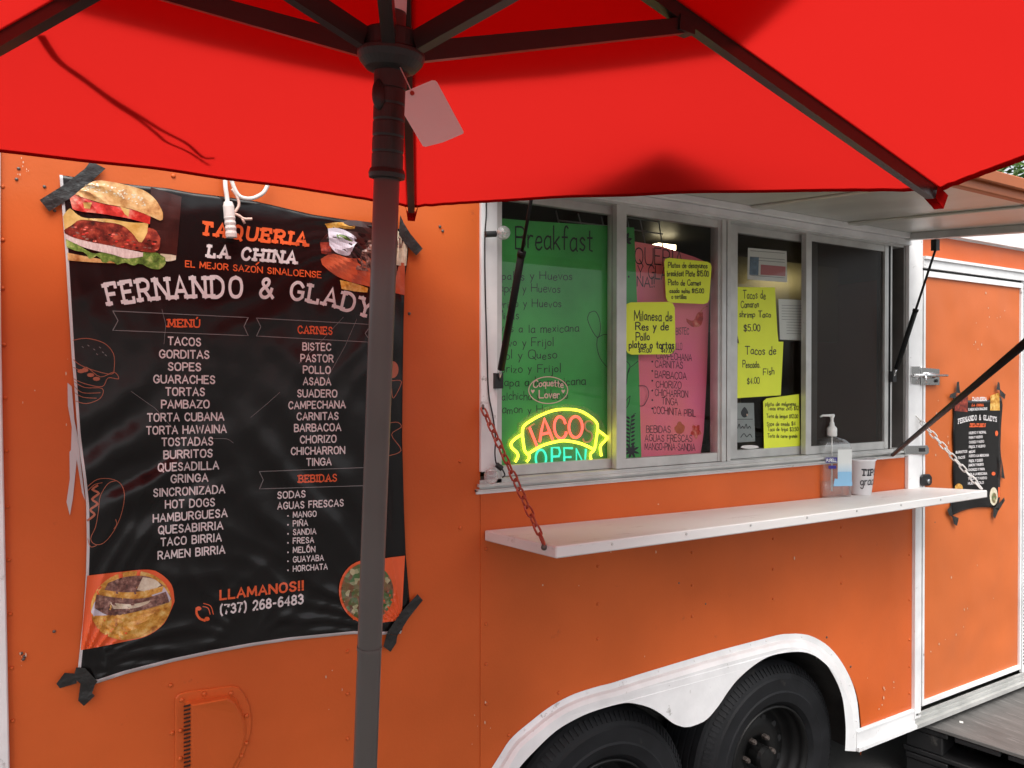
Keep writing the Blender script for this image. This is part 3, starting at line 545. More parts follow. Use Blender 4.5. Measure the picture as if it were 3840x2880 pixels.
# rivets and screws on the panels
bm = NB()
def riv(px, py, r=.0045, off=.0): 
    p = W(px, py, off); add_lathe(bm, [(r, 0), (r*.75, r*.45), (r*.2, r*.62)], p, (0, -1, 0), 8)
for py in (700, 900, 1081, 1293, 1493, 1692, 1900, 2100, 2303, 2505, 2703): riv(4+38*max(0, (py-1081))/1622+6, py)
for px, ys in ((1823, (2059, 2341, 2491, 2640)), (2242, (2124, 2265, 2396)), (2595, (2073, 2195, 2311)), (2899, (2021, 2135, 2246)), (3155, (1978, 2086, 2187)), (3410, (2080, 2250, 2400, 2500, 2600)), (1304, (2443, 2602, 2770)), (640, (2570,)), (646, (2749,)), (650, (660,)), (2095, (2598,)), (1908, (2757,)), (1725, (1730, 1980))):
    for py in ys: riv(px, py, .0055, .0026 if px > 1801 and px < 2888 else 0)
build(bm, 'rivet', M['orange'], T_, smooth=True, kind='stuff')
bm = NB()
for px, py in ((2545, 2186), (3100, 2390), (3062, 2468), (70, 632), (62, 672), (167, 700), (205, 790), (203, 2368), (80, 2450), (92, 2462), (88, 2472), (1535, 1176), (1650, 850), (1660, 866), (2645, 2264), (3505, 1958), (3190, 2500)): riv(px, py, .0045 if px > 300 else .0035, .001)
build(bm, 'screw', M['screw'], T_, kind='stuff')
bm = NB(); rs = random.Random(3)
for cx_, cy_, n_, sp in ((3560, 1640, 10, 60), (3700, 1250, 12, 80), (3640, 2150, 6, 90), (3300, 2600, 8, 60), (90, 640, 8, 40), (85, 2465, 6, 14), (1815, 2700, 6, 60), (1300, 2560, 5, 80), (2700, 2150, 6, 200), (3560, 2420, 5, 60), (180, 1500, 6, 120), (2300, 2300, 6, 200)):
    for _ in range(n_):
        x, y = cx_+rs.gauss(0, sp*.6), cy_+rs.gauss(0, sp); k = rs.uniform(1.2, 3.2); e = rs.uniform(.8, 3)
        bm.faces.new([bm.verts.new(W(x+k*math.cos(t)*rs.uniform(.6, 1.2), y+k*e*math.sin(t)*rs.uniform(.6, 1.2), .0046)) for t in [-q*1.047 for q in range(6)]])
build(bm, 'paint_chip', mat('bare_metal_chip', (.62, .40, .28), .5), T_, kind='stuff')
bm = NB()
for t in range(0, nS, 6): p = inward(rO, 11)[t]; add_lathe(bm, [(.0035, 0), (.003, .002), (.001, .0028)], W(*p, .0075), (0, -1, 0), 8)
build(bm, 'fender_screw', M['white'], T_, kind='stuff')
# vent cover low on the left
vp = [(657, 3000), (657, 2620), (672, 2603), (700, 2595), (868, 2573), (895, 2578), (918, 2606), (936, 2645), (944, 2693), (943, 2740), (933, 2779), (915, 2830), (890, 2880), (840, 2960), (800, 3000)]
vent = bpy.data.objects.new('vent_cover', None); vent.location = W(800, 2800); link(vent, T_)
plate('vent_flange', vp, .0, .006, M['orange'], vent, bevel=.004)
hp = [(716, 3000), (716, 2645), (853, 2620), (880, 2640), (900, 2672), (914, 2715), (916, 2755), (906, 2800), (890, 2840), (868, 2880), (830, 2940), (780, 3000)]
bm = NB(); H = [.034, .034, .030, .024, .018, .014, .012, .012, .012, .012, .014, .026]
fr = [bm.verts.new(W(x, y, h)) for (x, y), h in zip(hp, H)]
bk = [bm.verts.new(W(x+((-22) if i < 2 else 10), y+(-16 if 0 < i < 4 else 0), .0062)) for i, (x, y) in enumerate(hp)]
for tri in tessellate_polygon([[v.co for v in fr]]): bm.faces.new([fr[i] for i in tri])
for i in range(len(fr)): j = (i+1) % len(fr); bm.faces.new((fr[i], bk[i], bk[j], fr[j]))
bmesh.ops.recalc_face_normals(bm, faces=bm.faces); build(bm, 'vent_hood', M['orange'], vent, bevel=.003)
bm = NB()
for k in range(20):
    y = 2652+k*15; a = W(694, y, .0085); b = W(713, y-5, .0345); d = Vector((-.003, -.001, 0)); u = Vector((0, 0, .0042))
    add_prism(bm, [a+d, b+d, b+d+u, a+d+u], [a-d*.2, b-d*.2, b-d*.2+u, a-d*.2+u])
build(bm, 'vent_slot', M['black'], vent, kind='stuff')
bm = NB()
for x, y in ((681, 2625), (766, 2602), (866, 2600), (678, 2740), (925, 2684), (924, 2787), (676, 2845), (905, 2835)): riv(x, y, .006, .0062)
build(bm, 'vent_rivet', M['orange'], vent, smooth=True, kind='stuff')

# ---------------------------------------------------------------- window assembly
Zs = lambda px, py, off=0.: W(px, py, off).z
win = thing('serving_window', 'x', 'x', (WX0, DW, WZ0)); del win['label']; del win['category']
win.parent = T_; win.matrix_parent_inverse = wm(T_).inverted()
bm = NB(); wbox(bm, WX0, X(1858), Zs(1830, 1766), WZ1, -.03, .010); build(bm, 'jamb', M['white'], win, bevel=.003, label='white painted left jamb of the serving window')
bm = NB(); wbox(bm, X(1858)+.0005, X(1879), WZ0+.02, WZ1-.001, -.05, .004); build(bm, 'jamb', M['alu'], win, bevel=.002)
bm = NB(); wbox(bm, X(3346), X(3393), WZ0+.004, WZ1-.001, -.07, -.045); wbox(bm, X(3385), WX1+.0005, WZ0+.004, WZ1-.001, -.045, .003); wbox(bm, X(3346), X(3352), WZ0+.004, WZ1-.001, -.045, -.010); build(bm, 'jamb', M['alu_dark'], win, bevel=.002)
zg1 = Zs(2683, 850); zg0 = Zs(2500, 1711)    # glass top and bottom
zr0 = Zs(2500, 1745)                         # lower edge of the sashes
bm = NB(); wbox(bm, WX0, WX1+.001, zg1+.026, WZ1+.02, -.07, .002); wbox(bm, WX0, WX1+.001, zg1+.040, zg1+.048, .0021, .010); wbox(bm, WX0, WX1+.001, zg1+.062, WZ1+.02, .0021, .012); build(bm, 'head_rail', M['alu'], win, bevel=.0015)
# sill: tracks and ledge
bm = NB(); wbox(bm, WX0, WX1, zr0-.030, zr0-.002, -.07, .004); wbox(bm, WX0-.01, WX1, zr0-.020, zr0-.012, .0041, .016); wbox(bm, WX0-.015, WX1+.004, WZ0+.016, zr0-.031, -.02, .022)
build(bm, 'sill', M['alu'], win, bevel=.002)
bm = NB(); wbox(bm, WX0-.015, WX1+.004, WZ0+.010, WZ0+.0155, -.02, .010); build(bm, 'sill_gap', M['black'], win)
bm = NB(); wbox(bm, WX0-.012, WX1-.01, WZ0+.002, WZ0+.0095, -.004, .006); build(bm, 'sill_caulk', M['white'], win, bevel=.002)
def sash(x0, x1, g0, g1, off, mglass, stile_l, stile_r, mt=None, gname='pane'):
    """framed sliding sash: outer x0..x1, glass g0..g1 in metres"""
    s = bpy.data.objects.new('sash', None); s.location = (x0, DW-off, zr0); link(s, T_)
    # sash keeps to thing > part > sub-part
    bm = NB(); m = mt or M['alu']
    wbox(bm, x0, g0, zr0, zg1+.026, off-.012, off+.010); build(bm, 'stile', m, s, bevel=.0015)
    bm = NB(); wbox(bm, g1, x1, zr0, zg1+.026, off-.012, off+.010); build(bm, 'stile', m, s, bevel=.0015)
    bm = NB(); wbox(bm, g0+.0002, g1-.0002, zr0, zg0, off-.012, off+.008); build(bm, 'rail', m, s, bevel=.0015)
    bm = NB(); wbox(bm, g0+.0002, g1-.0002, zg1, zg1+.0255, off-.012, off+.008); build(bm, 'rail', m, s, bevel=.0015)
    bm = NB(); wbox(bm, g0-.002, g1+.002, zg0-.002, zg1+.002, off-.003, off+.001); build(bm, gname, mglass, s)
    return s
OI, OO = -.040, -.012
sash(X(1879)+.001, X(2305, OI), X(1879)+.006, X(2286, OI), OI, M['glass'], 0, 0)
sash(X(2305, OO), X(2700, OO), X(2341, OO), X(2684, OO), OO, M['glass'], 0, 0)
bm = NB(); wbox(bm, X(2703), X(2718), zr0-.001, zg1+.0262, -.05, .006); wbox(bm, X(2722), X(2735), zr0-.001, zg1+.0262, -.05, .006); wbox(bm, X(2718), X(2722), zr0-.001, zg1+.0262, -.05, -.01); build(bm, 'mullion', M['alu'], win, bevel=.0015)
sash(X(2736), X(3030, OI), X(2757, OI), X(3014, OI), OI, M['glass'], 0, 0)
s4 = sash(X(3014, OO), X(3330, OO), X(3034, OO), X(3309, OO), OO, M['screen'], 0, 0, gname='insect_screen')
bm = NB(); wbox(bm, X(3040, -.03), X(3063, -.03), zr0, zg1+.02, -.045, -.028); build(bm, 'stile', M['alu'], s4)
bm = NB(); wbox(bm, X(3333), X(3346), zr0, zg1+.0255, -.04, -.002); build(bm, 'jamb', M['alu'], win, bevel=.0015)

# ---------------------------------------------------------------- raised hatch
hzH = W(3394, 905).z+.004; HP = Vector((0, DW-.020, hzH)); drp = R(5.6); HL = .765
def hp_(x, s, t): return Vector((x, HP.y-s*math.cos(drp)+t*math.sin(-drp)*1.0, HP.z-s*math.sin(drp)+t*math.cos(drp)))   # s out along the hatch, t above its underside
def hbox(bm, x0, x1, s0, s1, t0, t1, mi=0):
    v = [bm.verts.new(hp_(x, s, t)) for x in (x0, x1) for s in (s0, s1) for t in (t0, t1)]
    for f in ((0, 1, 3, 2), (4, 6, 7, 5), (0, 4, 5, 1), (2, 3, 7, 6), (0, 2, 6, 4), (1, 5, 7, 3)): bm.faces.new([v[i] for i in f]).material_index = mi
    bmesh.ops.recalc_face_normals(bm, faces=bm.faces)
hx0, hx1 = WX0-.01, X(3405, .02)
hatch = bpy.data.objects.new('hatch', None); hatch.location = HP+Vector((hx0, 0, 0)); link(hatch, T_)
bm = NB(); hbox(bm, hx0, hx1, 0, HL-.02, .022, .026); build(bm, 'hatch_lining', M['sheet'], hatch)
bm = NB(); hbox(bm, hx0, hx1, 0, HL, .0265, .034); build(bm, 'hatch_skin', M['hatch_orange'], hatch)
bm = NB(); hbox(bm, hx0, hx0+.035, .0, HL-.02, -.006, .0218); build(bm, 'side_rail', M['alu'], hatch, bevel=.002)
bm = NB(); hbox(bm, hx1-.035, hx1, .0, HL-.02, -.006, .0218); build(bm, 'side_rail', M['alu'], hatch, bevel=.002)
bm = NB(); hbox(bm, hx0+.036, hx1-.036, .0, .030, .0, .0218); build(bm, 'hinge_rail', M['white'], hatch, bevel=.002)
bm = NB(); hbox(bm, hx0-.004, hx1+.004, HL-.0195, HL+.006, -.012, .026); build(bm, 'front_rail', M['hatch_orange'], hatch, bevel=.003)
bm = NB(); hbox(bm, hx0-.006, hx1+.006, HL+.0065, HL+.022, .012, .044); build(bm, 'drip_edge', M['hatch_orange'], hatch, bevel=.003)
for px in (2390, 2791, 3150):
    x = X(px); bm = NB(); hbox(bm, x-.030, x+.030, .031, HL-.021, .012, .0216); build(bm, 'rib', M['sheet'], hatch, bevel=.003)
bm = NB(); wbox(bm, WX0-.005, X(3395), W(3394, 921).z-.002, hzH-.003, .0005, .028); build(bm, 'hinge_beam', M['white'], T_, bevel=.003)
bm = NB(); wbox(bm, WX0-.005, X(3395), hzH-.0025, hzH+.06, .0005, .016); build(bm, 'hinge_leaf', M['white'], T_, bevel=.003)

# gas struts and prop rod
def strut(a, b, m='black_gloss', r0=.0045, r1=.010, split=.5, bracket=True):
    s = bpy.data.objects.new('gas_strut', None); s.location = a; link(s, T_); a = Vector(a); b = Vector(b)
    bm = NB(); add_tube(bm, [a+(b-a)*.06, a+(b-a)*split], r1, 12); add_tube(bm, [a+(b-a)*split, a+(b-a)*(split+.02)], r1*1.15, 12); build(bm, 'cylinder', M[m], s, smooth=True)
    bm = NB(); add_tube(bm, [a, a+(b-a)*.07], .004, 8); build(bm, 'end_fitting', M['chrome'], s, smooth=True)
    bm = NB(); add_tube(bm, [a+(b-a)*split, b], r0, 10); build(bm, 'rod', M[m], s, smooth=True)
    for p in (a, b):
        bm = NB(); add_box(bm, p.x-.012, p.x+.012, p.y-.004, p.y+.018, p.z-.022, p.z+.022); build(bm, 'bracket', M['black'], s, bevel=.004)
    return s
def on_hatch(px, py):                        # point of the hatch underside seen at a photo point
    n = Vector((0, -math.sin(drp), math.cos(drp))); p0 = HP; d = ray(px, py); return CAM+d*((p0-CAM).dot(n)/d.dot(n))
bR = onX(3514, 918, hx1-.018); strut(W(3352, 1412, .012), bR)
bL = on_hatch(2020, 560); strut(W(1871, 1428, .022), bL+Vector((0, 0, -.02)), split=.60)
a_ = W(3347, 1706, .02); far_ = CAM+ray(3840, 1290)*1.0; dd = ray(3840, 1290)
tip = Vector((hx1-.03, 0, 0)); tip = hp_(hx1+.0, HL-.03, -.02)
# choose the point at the photo ray that lies closest to the hatch corner
q = CAM+dd*((a_-CAM).length/dd.length); b_ = CAM+dd*1.32
dirv = (b_-a_).normalized()
bm = NB(); add_tube(bm, [a_, b_+dirv*.35], .0075, 10); build(bm, 'prop_rod', M['black_gloss'], T_, smooth=True)
# latch, hasp and lock on the door
lt = bpy.data.objects.new('door_latch', None); lt.location = W(3480, 1400); link(lt, T_)
plate('latch_plate', [(3418, 1374), (3450, 1374), (3450, 1442), (3418, 1440)], .0165, .020, M['chrome'], lt, bevel=.001)
plate('latch_plate', [(3456, 1378), (3524, 1384), (3524, 1444), (3456, 1444)], .0125, .020, M['chrome'], lt, bevel=.001)
bm = NB(); add_tube(bm, [W(3424, 1408, .030), W(3552, 1408, .030)], .006, 10); add_tube(bm, [W(3470, 1402, .03), W(3472, 1434, .040)], .005, 8); build(bm, 'latch_bolt', M['chrome'], lt, smooth=True)
bm = NB(); add_tube(bm, [W(3470, 1408, .022), W(3500, 1408, .022)], .013, 10); build(bm, 'latch_barrel', M['chrome'], lt, smooth=True)
bm = NB(); add_lathe(bm, [(.008, 0), (.008, .004)], W(3427, 1408, .020), (0, -1, 0), 10); add_lathe(bm, [(.007, 0), (.007, .006)], W(3510, 1428, .020), (0, -1, 0), 10); build(bm, 'latch_hole', M['black'], lt)
hs_ = bpy.data.objects.new('hasp', None); hs_.location = W(3430, 1688); link(hs_, T_)
plate('hasp_plate', [(3395, 1672), (3478, 1670), (3484, 1680), (3484, 1698), (3476, 1705), (3395, 1703)], .0165, .021, M['chrome'], hs_, bevel=.001)
plate('hasp_eye', [(3448, 1680), (3470, 1680), (3470, 1694), (3448, 1694)], .0211, .0225, M['black'], hs_)
plate('door_lock', [(3455, 1790), (3462, 1779), (3490, 1778), (3497, 1788), (3497, 1812), (3490, 1822), (3458, 1822)], .0125, .022, M['black'], T_, bevel=.004)
bm = NB(); add_lathe(bm, [(.010, 0), (.010, .004), (.005, .006)], W(3480, 1805, .022), (0, -1, 0), 14); build(bm, 'lock_cylinder', M['chrome'], T_)

# ---------------------------------------------------------------- counter shelf and its chains
bl = W(1817, 1989, .004); br = W(3452, 1826, .004); fl_ = onX(2085, 2050, bl.x); frr = onX(3703, 1838, br.x)
TH = Vector((0, 0, -.029))
bm = NB(); tp = [bl, fl_, frr, br]; n = 24
g = [[bl.lerp(br, i/n).lerp(fl_.lerp(frr, i/n), j/3)+Vector((0, 0, -.004*math.sin(math.pi*i/n))) for j in range(4)] for i in range(n+1)]
add_t = [[bm.verts.new(p) for p in r] for r in g]; add_b = [[bm.verts.new(p+TH) for p in r] for r in g]
for i in range(n):
    for j in range(3):
        bm.faces.new((add_t[i][j], add_t[i][j+1], add_t[i+1][j+1], add_t[i+1][j])); bm.faces.new((add_b[i][j], add_b[i+1][j], add_b[i+1][j+1], add_b[i][j+1]))
    bm.faces.new((add_t[i][0], add_t[i+1][0], add_b[i+1][0], add_b[i][0])); bm.faces.new((add_t[i][3], add_b[i][3], add_b[i+1][3], add_t[i+1][3]))
for i in (0, n):
    for j in range(3): bm.faces.new((add_t[i][j], add_b[i][j], add_b[i][j+1], add_t[i][j+1]))
bmesh.ops.recalc_face_normals(bm, faces=bm.faces); build(bm, 'counter_shelf', M['white_board'], T_, bevel=.003)
bm = NB()
for i in range(2, 23, 3): p = fl_.lerp(frr, i/24)+Vector((0, -.0005, -.012)); add_lathe(bm, [(.004, 0), (.003, .002)], p, (0, -1, 0), 8)
build(bm, 'shelf_screw', M['alu'], T_, kind='stuff')
def chain(a, b, m, L=.030, r=.0028, w=.0085, sag=.0):
    c = bpy.data.objects.new('chain', None); c.location = a; link(c, T_); a = Vector(a); b = Vector(b); d = b-a; n = max(4, int(d.length/(L*.78)))
    bm = NB(); ring = []
    for k in range(14):
        t = 2*math.pi*k/14; x = math.cos(t)*w; z = math.sin(t)*w; z += (L/2-w)*(1 if math.sin(t) > 0 else -1) if abs(math.sin(t)) > 1e-6 else 0; ring.append((x, 0, z))
    add_tube(bm, ring, r, 6, closed=True)
    first = build(bm, 'link', M[m], None, smooth=True); C.objects.unlink(first); me = first.data; bpy.data.objects.remove(first)
    q = d.to_track_quat('Z', 'Y')
    for i in range(n):
        o = bpy.data.objects.new('link', me); p = a+d*((i+.5)/n)+Vector((0, 0, -sag*math.sin(math.pi*(i+.5)/n)))
        rot = q.to_matrix().to_4x4() @ Matrix.Rotation(math.pi/2*(i % 2)+random.uniform(-.35, .35), 4, 'Z')
        link(o, c); o.matrix_basis = Matrix.Translation(p) @ rot
    return c
ca = W(1811, 1532, .018); cb = onX(2040, 2040, bl.x-.004)
chain(ca, cb, 'chain_red', L=.034)
bm = NB(); add_lathe(bm, [(.007, 0), (.006, .006), (.002, .008)], cb+Vector((.002, 0, -.006)), (-1, 0, 0), 8); add_sphere(bm, cb+Vector((0, 0, -.008)), .008, u=10, v=6); add_tube(bm, [W(1811, 1520, .011), W(1811, 1532, .022)], .004, 8); build(bm, 'chain_screw', M['screw'], T_)
chain(W(3436, 1560, .014), onX(3680, 1832, br.x+.006), 'chain_white', L=.034, r=.0029, w=.0085)

# ================================================================== market umbrella
UC = CAM+Vector((.283, .741, .341)); uax = (UC-at(1369, 2880, .865)).normalized(); UA = UC+uax*.240
T = [CAM+Vector(p) for p in ((.782, 1.790, .431), (1.445, .834, .368), (.946, -.217, .293), (-.216, -.311, .280), (-.879, .646, .343), (-.380, 1.696, .418))]
T[0] = at(1544, 782, (T[0]-CAM).dot(fw)*.985); T[1] = at(3522, 722, (T[1]-CAM).dot(fw))
foot = UC-uax*((UC.z-.04)/uax.z)
umb = thing('market_umbrella', 'red canvas market umbrella on a dark pole standing in front of the trailer', 'umbrella', foot)
PR = .0138
bm = NB(); add_tube(bm, [foot, UC-uax*.30, UA-uax*.01], PR, 28); build(bm, 'pole', M['pole'], umb, smooth=True)
bm = NB(); add_lathe(bm, [(PR+.0006, 0), (PR+.0006, .004)], UC-uax*.655, uax, 28); build(bm, 'pole_joint', M['pole'], umb)
bm = NB(); add_lathe(bm, [(.22, -.04), (.22, -.015), (.20, 0), (.03, .02), (.022, .16), (.016, .16)], foot, (0, 0, 1), 32); build(bm, 'umbrella_base', M['plastic'], umb)
pr = [(PR+.0005, -.300), (PR+.0035, -.128)]
prof = [(PR+.001, -.1265), (PR+.0052, -.1255), (PR+.0058, -.121), (PR+.0045, -.1165), (PR+.0030, -.116)]
for k in range(5): z = -.116+k*.0165; prof += [(PR+.0030, z+.002), (PR+.0030, z+.0150), (PR+.0022, z+.0156), (PR+.0022, z+.0163)]
prof += [(PR+.0033, -.033), (PR+.0036, -.016), (.020, -.0155), (.0265, -.013), (.033, -.006), (.0355, .000), (.0355, .0035), (.034, .005), (.031, .006), (.031, .022), (.029, .024), (PR+.002, .025)]
bm = NB(); add_lathe(bm, prof, UC, uax, 36, cap=False); bmesh.ops.recalc_face_normals(bm, faces=bm.faces); build(bm, 'runner', M['plastic'], umb, smooth=False)
def perp(v): return (v-uax*v.dot(uax)).normalized()
kd = perp(at(1385, 340, .76)-(UC-uax*.03)); bm = NB(); add_sphere(bm, UC-uax*.042+kd*(PR+.002), .011, sq=(.7, .7, 1.5)); build(bm, 'runner_button', M['plastic'], umb, smooth=True)
bm = NB(); add_lathe(bm, [(PR+.0004, 0), (PR+.0004, .05)], UC+uax*.045, uax, 20); build(bm, 'pole_sticker', M['card'], umb)
bm = NB(); add_lathe(bm, [(.030, -.03), (.034, -.02), (.034, 0), (.02, .008), (.012, .04)], UA, uax, 24); build(bm, 'top_hub', M['plastic'], umb)
JF = .40
def drop(t): return t-uax*.0
for k in range(6):
    d = perp(T[k]-UA); a = UA+d*.03-uax*.006; b = T[k]-uax*.010
    bm = NB(); add_obox(bm, a, b+(a-b).normalized()*.01, .016, .024, uax); build(bm, 'rib', M['rib'], umb, bevel=.0022)
    j = a.lerp(b, {1: .350, 5: .335}.get(k, .34))-uax*.014; s = UC+d*.032+uax*.012
    bm = NB(); add_obox(bm, s, j, .0135, .020, uax); build(bm, 'strut', M['rib'], umb, bevel=.002)
    bm = NB(); sd_ = d.cross(uax).normalized(); add_obox(bm, j-sd_*.010, j+sd_*.010, .020, .030, d); build(bm, 'rib_joint', M['plastic'], umb, bevel=.003)
    # fabric pocket at the rib end
    bm = NB(); o = (T[k]-UA).normalized(); e = sd_
    P0 = [T[k]-o*.045+e*.018-uax*.002, T[k]-o*.045-e*.018-uax*.002, T[k]+o*.008-e*.014-uax*.004, T[k]+o*.008+e*.014-uax*.004]
    P1 = [T[k]-o*.032+e*.010-uax*.022, T[k]-o*.032-e*.010-uax*.022, T[k]+o*.006-e*.009-uax*.030, T[k]+o*.006+e*.009-uax*.030]
    a4 = [bm.verts.new(p) for p in P0]; b4 = [bm.verts.new(p) for p in P1]
    bm.faces.new(b4)
    for i in range(1, 4): bm.faces.new((a4[i], b4[i], b4[(i+1) % 4], a4[(i+1) % 4]))
    bmesh.ops.subdivide_edges(bm, edges=bm.edges, cuts=2, use_grid_fill=True); build(bm, 'rib_pocket', M['hem'], umb, smooth=True)
NU, NV = 60, 30
def cpt(k, u, v, lift=0.):
    t0, t1 = T[k], T[(k+1) % 6]; rim = t0.lerp(t1, u); c = 4*u*(1-u); rim = rim+(UA-rim)*.035*c
    p = UA.lerp(rim, v); p = p-uax*(.012*math.sin(math.pi*v)*1.0*c)*.6+uax*(.004+lift)
    if v > .92: p = p-uax*.0025*c
    p = p+uax*.0016*math.sin(u*23+k*2)*c*v*v*(1-abs(2*u-1))
    e_ = min(u, 1-u); p = p+uax*.0022*math.sin(e_*150+v*9)*math.exp(-e_*14)*v*v*min(1, e_*30)
    return p
for k in range(6):
    bm = NB(); V = [[bm.verts.new(cpt(k, i/NU, max(j/NV, .001))) for i in range(NU+1)] for j in range(NV+1)]
    for j in range(NV):
        for i in range(NU): bm.faces.new((V[j][i], V[j][i+1], V[j+1][i+1], V[j+1][i]))
    build(bm, 'canopy_panel', M['canopy'], umb, smooth=True)
    bm = NB(); V = [[bm.verts.new(cpt(k, i/NU, v, l)) for i in range(NU+1)] for v, l in ((.988, .0012), (1.001, .0008), (1.003, -.0010), (.988, -.0014))]
    for j in range(3):
        for i in range(NU): bm.faces.new((V[j][i], V[j][i+1], V[j+1][i+1], V[j+1][i]))
    build(bm, 'canopy_hem', M['hem'], umb, smooth=True)
    d = (T[k]-UA); bm = NB()
    e = perp(d).cross(uax).normalized(); nn = 14; V = [[bm.verts.new(UA+d*(i/nn)+e*s+uax*.0056) for s in (-.013, .013)] for i in range(1, nn+1)]
    for i in range(nn-1): bm.faces.new((V[i][0], V[i][1], V[i+1][1], V[i+1][0]))
    build(bm, 'canopy_seam', M['hem'], umb, smooth=True)
# added second cloth layer above the crown, unseen, sized to shade the canopy top
bm = NB(); ring = [[bm.verts.new((UA+uax*(.060-.045*v)).lerp(UA+(T[k % 6]-UA)*.47*v+uax*(.055-.030*v), v if v > 0 else .001)) for k in range(6)] for v in (.02, .35, .7, 1.)]
for a_r, b_r in zip(ring, ring[1:]):
    for k in range(6): bm.faces.new((a_r[k], a_r[(k+1) % 6], b_r[(k+1) % 6], b_r[k]))
build(bm, 'crown_shade', M['canopy'], umb)
# tie strap lying on top of the canopy, its shadow seen through the cloth
def on_panel(px, py, k=5):
    n = (T[k]-UA).cross(T[(k+1) % 6]-UA).normalized(); d = ray(px, py); p = CAM+d*((UA-CAM).dot(n)/d.dot(n)); return p
def strap(pts, w):
    n = (T[5]-UA).cross(T[0]-UA).normalized(); n = n if n.dot(uax) > 0 else -n
    P = smooth_pts([on_panel(x, y)+n*.006 for x, y in pts], 6); bm = NB(); L = []
    for i, p in enumerate(P):
        t = (P[min(i+1, len(P)-1)]-P[max(i-1, 0)]).normalized(); s = t.cross(n).normalized()*w*(1-.45*i/len(P)); L.append((bm.verts.new(p-s), bm.verts.new(p+s)))
    for a, b in zip(L, L[1:]): bm.faces.new((a[0], a[1], b[1], b[0]))
    build(bm, 'tie_strap', M['strap'], umb)
strap([(150, 135), (215, 225), (300, 285), (400, 355), (520, 430), (610, 490), (700, 540), (760, 590), (805, 592)], .006)
strap([(260, 262), (330, 310), (430, 385), (520, 445), (585, 500), (625, 535), (700, 570), (785, 618)], .005)
# hang tag
HT = .735
tagc = [(1521, 342), (1620, 301), (1632, 302), (1640, 309), (1739, 494), (1738, 500), (1732, 503), (1665, 532), (1597, 550), (1586, 547), (1517, 432)]
bm = NB(); P = [at(x, y, HT+.00008*(x-1520)) for x, y in tagc]; nn_ = (P[3]-P[0]).cross(P[8]-P[0]).normalized()*.0006; add_prism(bm, P, [p+nn_ for p in P])
ht = thing('hang_tag', 'blank white card tag hanging from the umbrella pole below the runner', 'tag', P[0]); build(bm, 'card', M['card'], ht)
bm = NB(); add_tube(bm, smooth_pts([UC-uax*.014+perp(at(1540, 300, .75)-UC)*(PR+.006), at(1532, 318, .738), at(1546, 350, HT+.001)], 5), .0006, 6); build(bm, 'string', M['cord'], ht)
bm = NB(); add_lathe(bm, [(.0022, 0), (.0022, .0012)], at(1546, 350, HT-.0004), -fw, 12); build(bm, 'eyelet', M['chain_red'], ht)

# ================================================================== menu banner
def z1(x, y): return (x*.7233, 560+y*.7233)
def z2(x, y): return (x*.7233, 1680+y*.7233)
top = [z1(308, 132), z1(430, 150), z1(560, 168), z1(700, 185), z1(870, 202), z1(1000, 226), z1(1150, 244), z1(1330, 270), z1(1500, 310), z1(1620, 338), z1(1780, 362), z1(1920, 385), z1(2040, 405), z1(2118, 425)]
right = [z1(2118, 425), z1(2116, 560), z1(2100, 660), z1(2092, 900), z1(2088, 1200), z1(2085, 1500), z2(2088, 60), z2(2094, 300), z2(2104, 560), z2(2124, 790), z2(2100, 900), z2(2078, 962)]
bot = [z2(398, 1210), z2(500, 1222), z2(640, 1175), z2(900, 1108), z2(1100, 1065), z2(1300, 1028), z2(1500, 998), z2(1700, 978), z2(1830, 965), z2(1980, 968), z2(2078, 962)]
left = [z1(308, 132), z1(318, 250), z1(340, 550), z1(355, 800), z1(372, 1080), z1(385, 1220), z1(403, 1480), z1(418, 1600), z2(432, 150), z2(447, 290), z2(450, 500), z2(446, 650), z2(430, 900), z2(410, 1080), z2(398, 1210)]
NX, NY = 110, 130
tp, bt, lf, rg = resample(top, NX+1), resample(bot, NX+1), resample(left, NY+1), resample(right, NY+1)
BLc, BRc, TRc, TLc = z2(380, 1210), z2(2090, 930), z1(2080, 400), z1(320, 160)
def bo(px, py):
    o = .006
    for (cx, cy), A, Lr, fr, ph in ((BLc, .0085, 380, 17, 0), (BRc, .0075, 380, 15, 1), (TRc, .0065, 330, 13, 2), (TLc, .004, 240, 11, 3), (z2(1300, 1010), .004, 200, 9, 4)):
        dx, dy = px-cx, py-cy; r = math.hypot(dx, dy)+1; th = math.atan2(dy, dx)
        w = math.sin(fr*th+ph+1.3*noise.noise(Vector((dx/300, dy/300, ph)))*3); w2 = 1-abs(w)*1.4
        o += A*w2*math.exp(-r/Lr)*min(1, r/130)
    s = math.exp(-((px-500)**2/90000+(py-1780)**2/60000)); o += .0055*s*math.sin((px*.55+py*.75)/26+2*noise.noise(Vector((px/200, py/200, 1))))   # folds at the left edge
    s = math.exp(-((px-1180)**2/60000+(py-1900)**2/160000)); o += .0035*s*math.sin((px*.75-py*.6)/24+2*noise.noise(Vector((px/160, py/200, 5))))
    s = math.exp(-((px-1480)**2/2500+(py-1700)**2/200000)); o += .004*s*math.sin(px/16)
    o += .0022*noise.noise(Vector((px/170, py/230, 3)))+.0010*noise.noise(Vector((px/50, py/90, 9)))
    return max(.0028, o)
ban = thing('menu_banner', 'large black vinyl menu banner with burger photo and white lettering taped to the orange side', 'banner', W(900, 2500))
bm = NB(); V = []
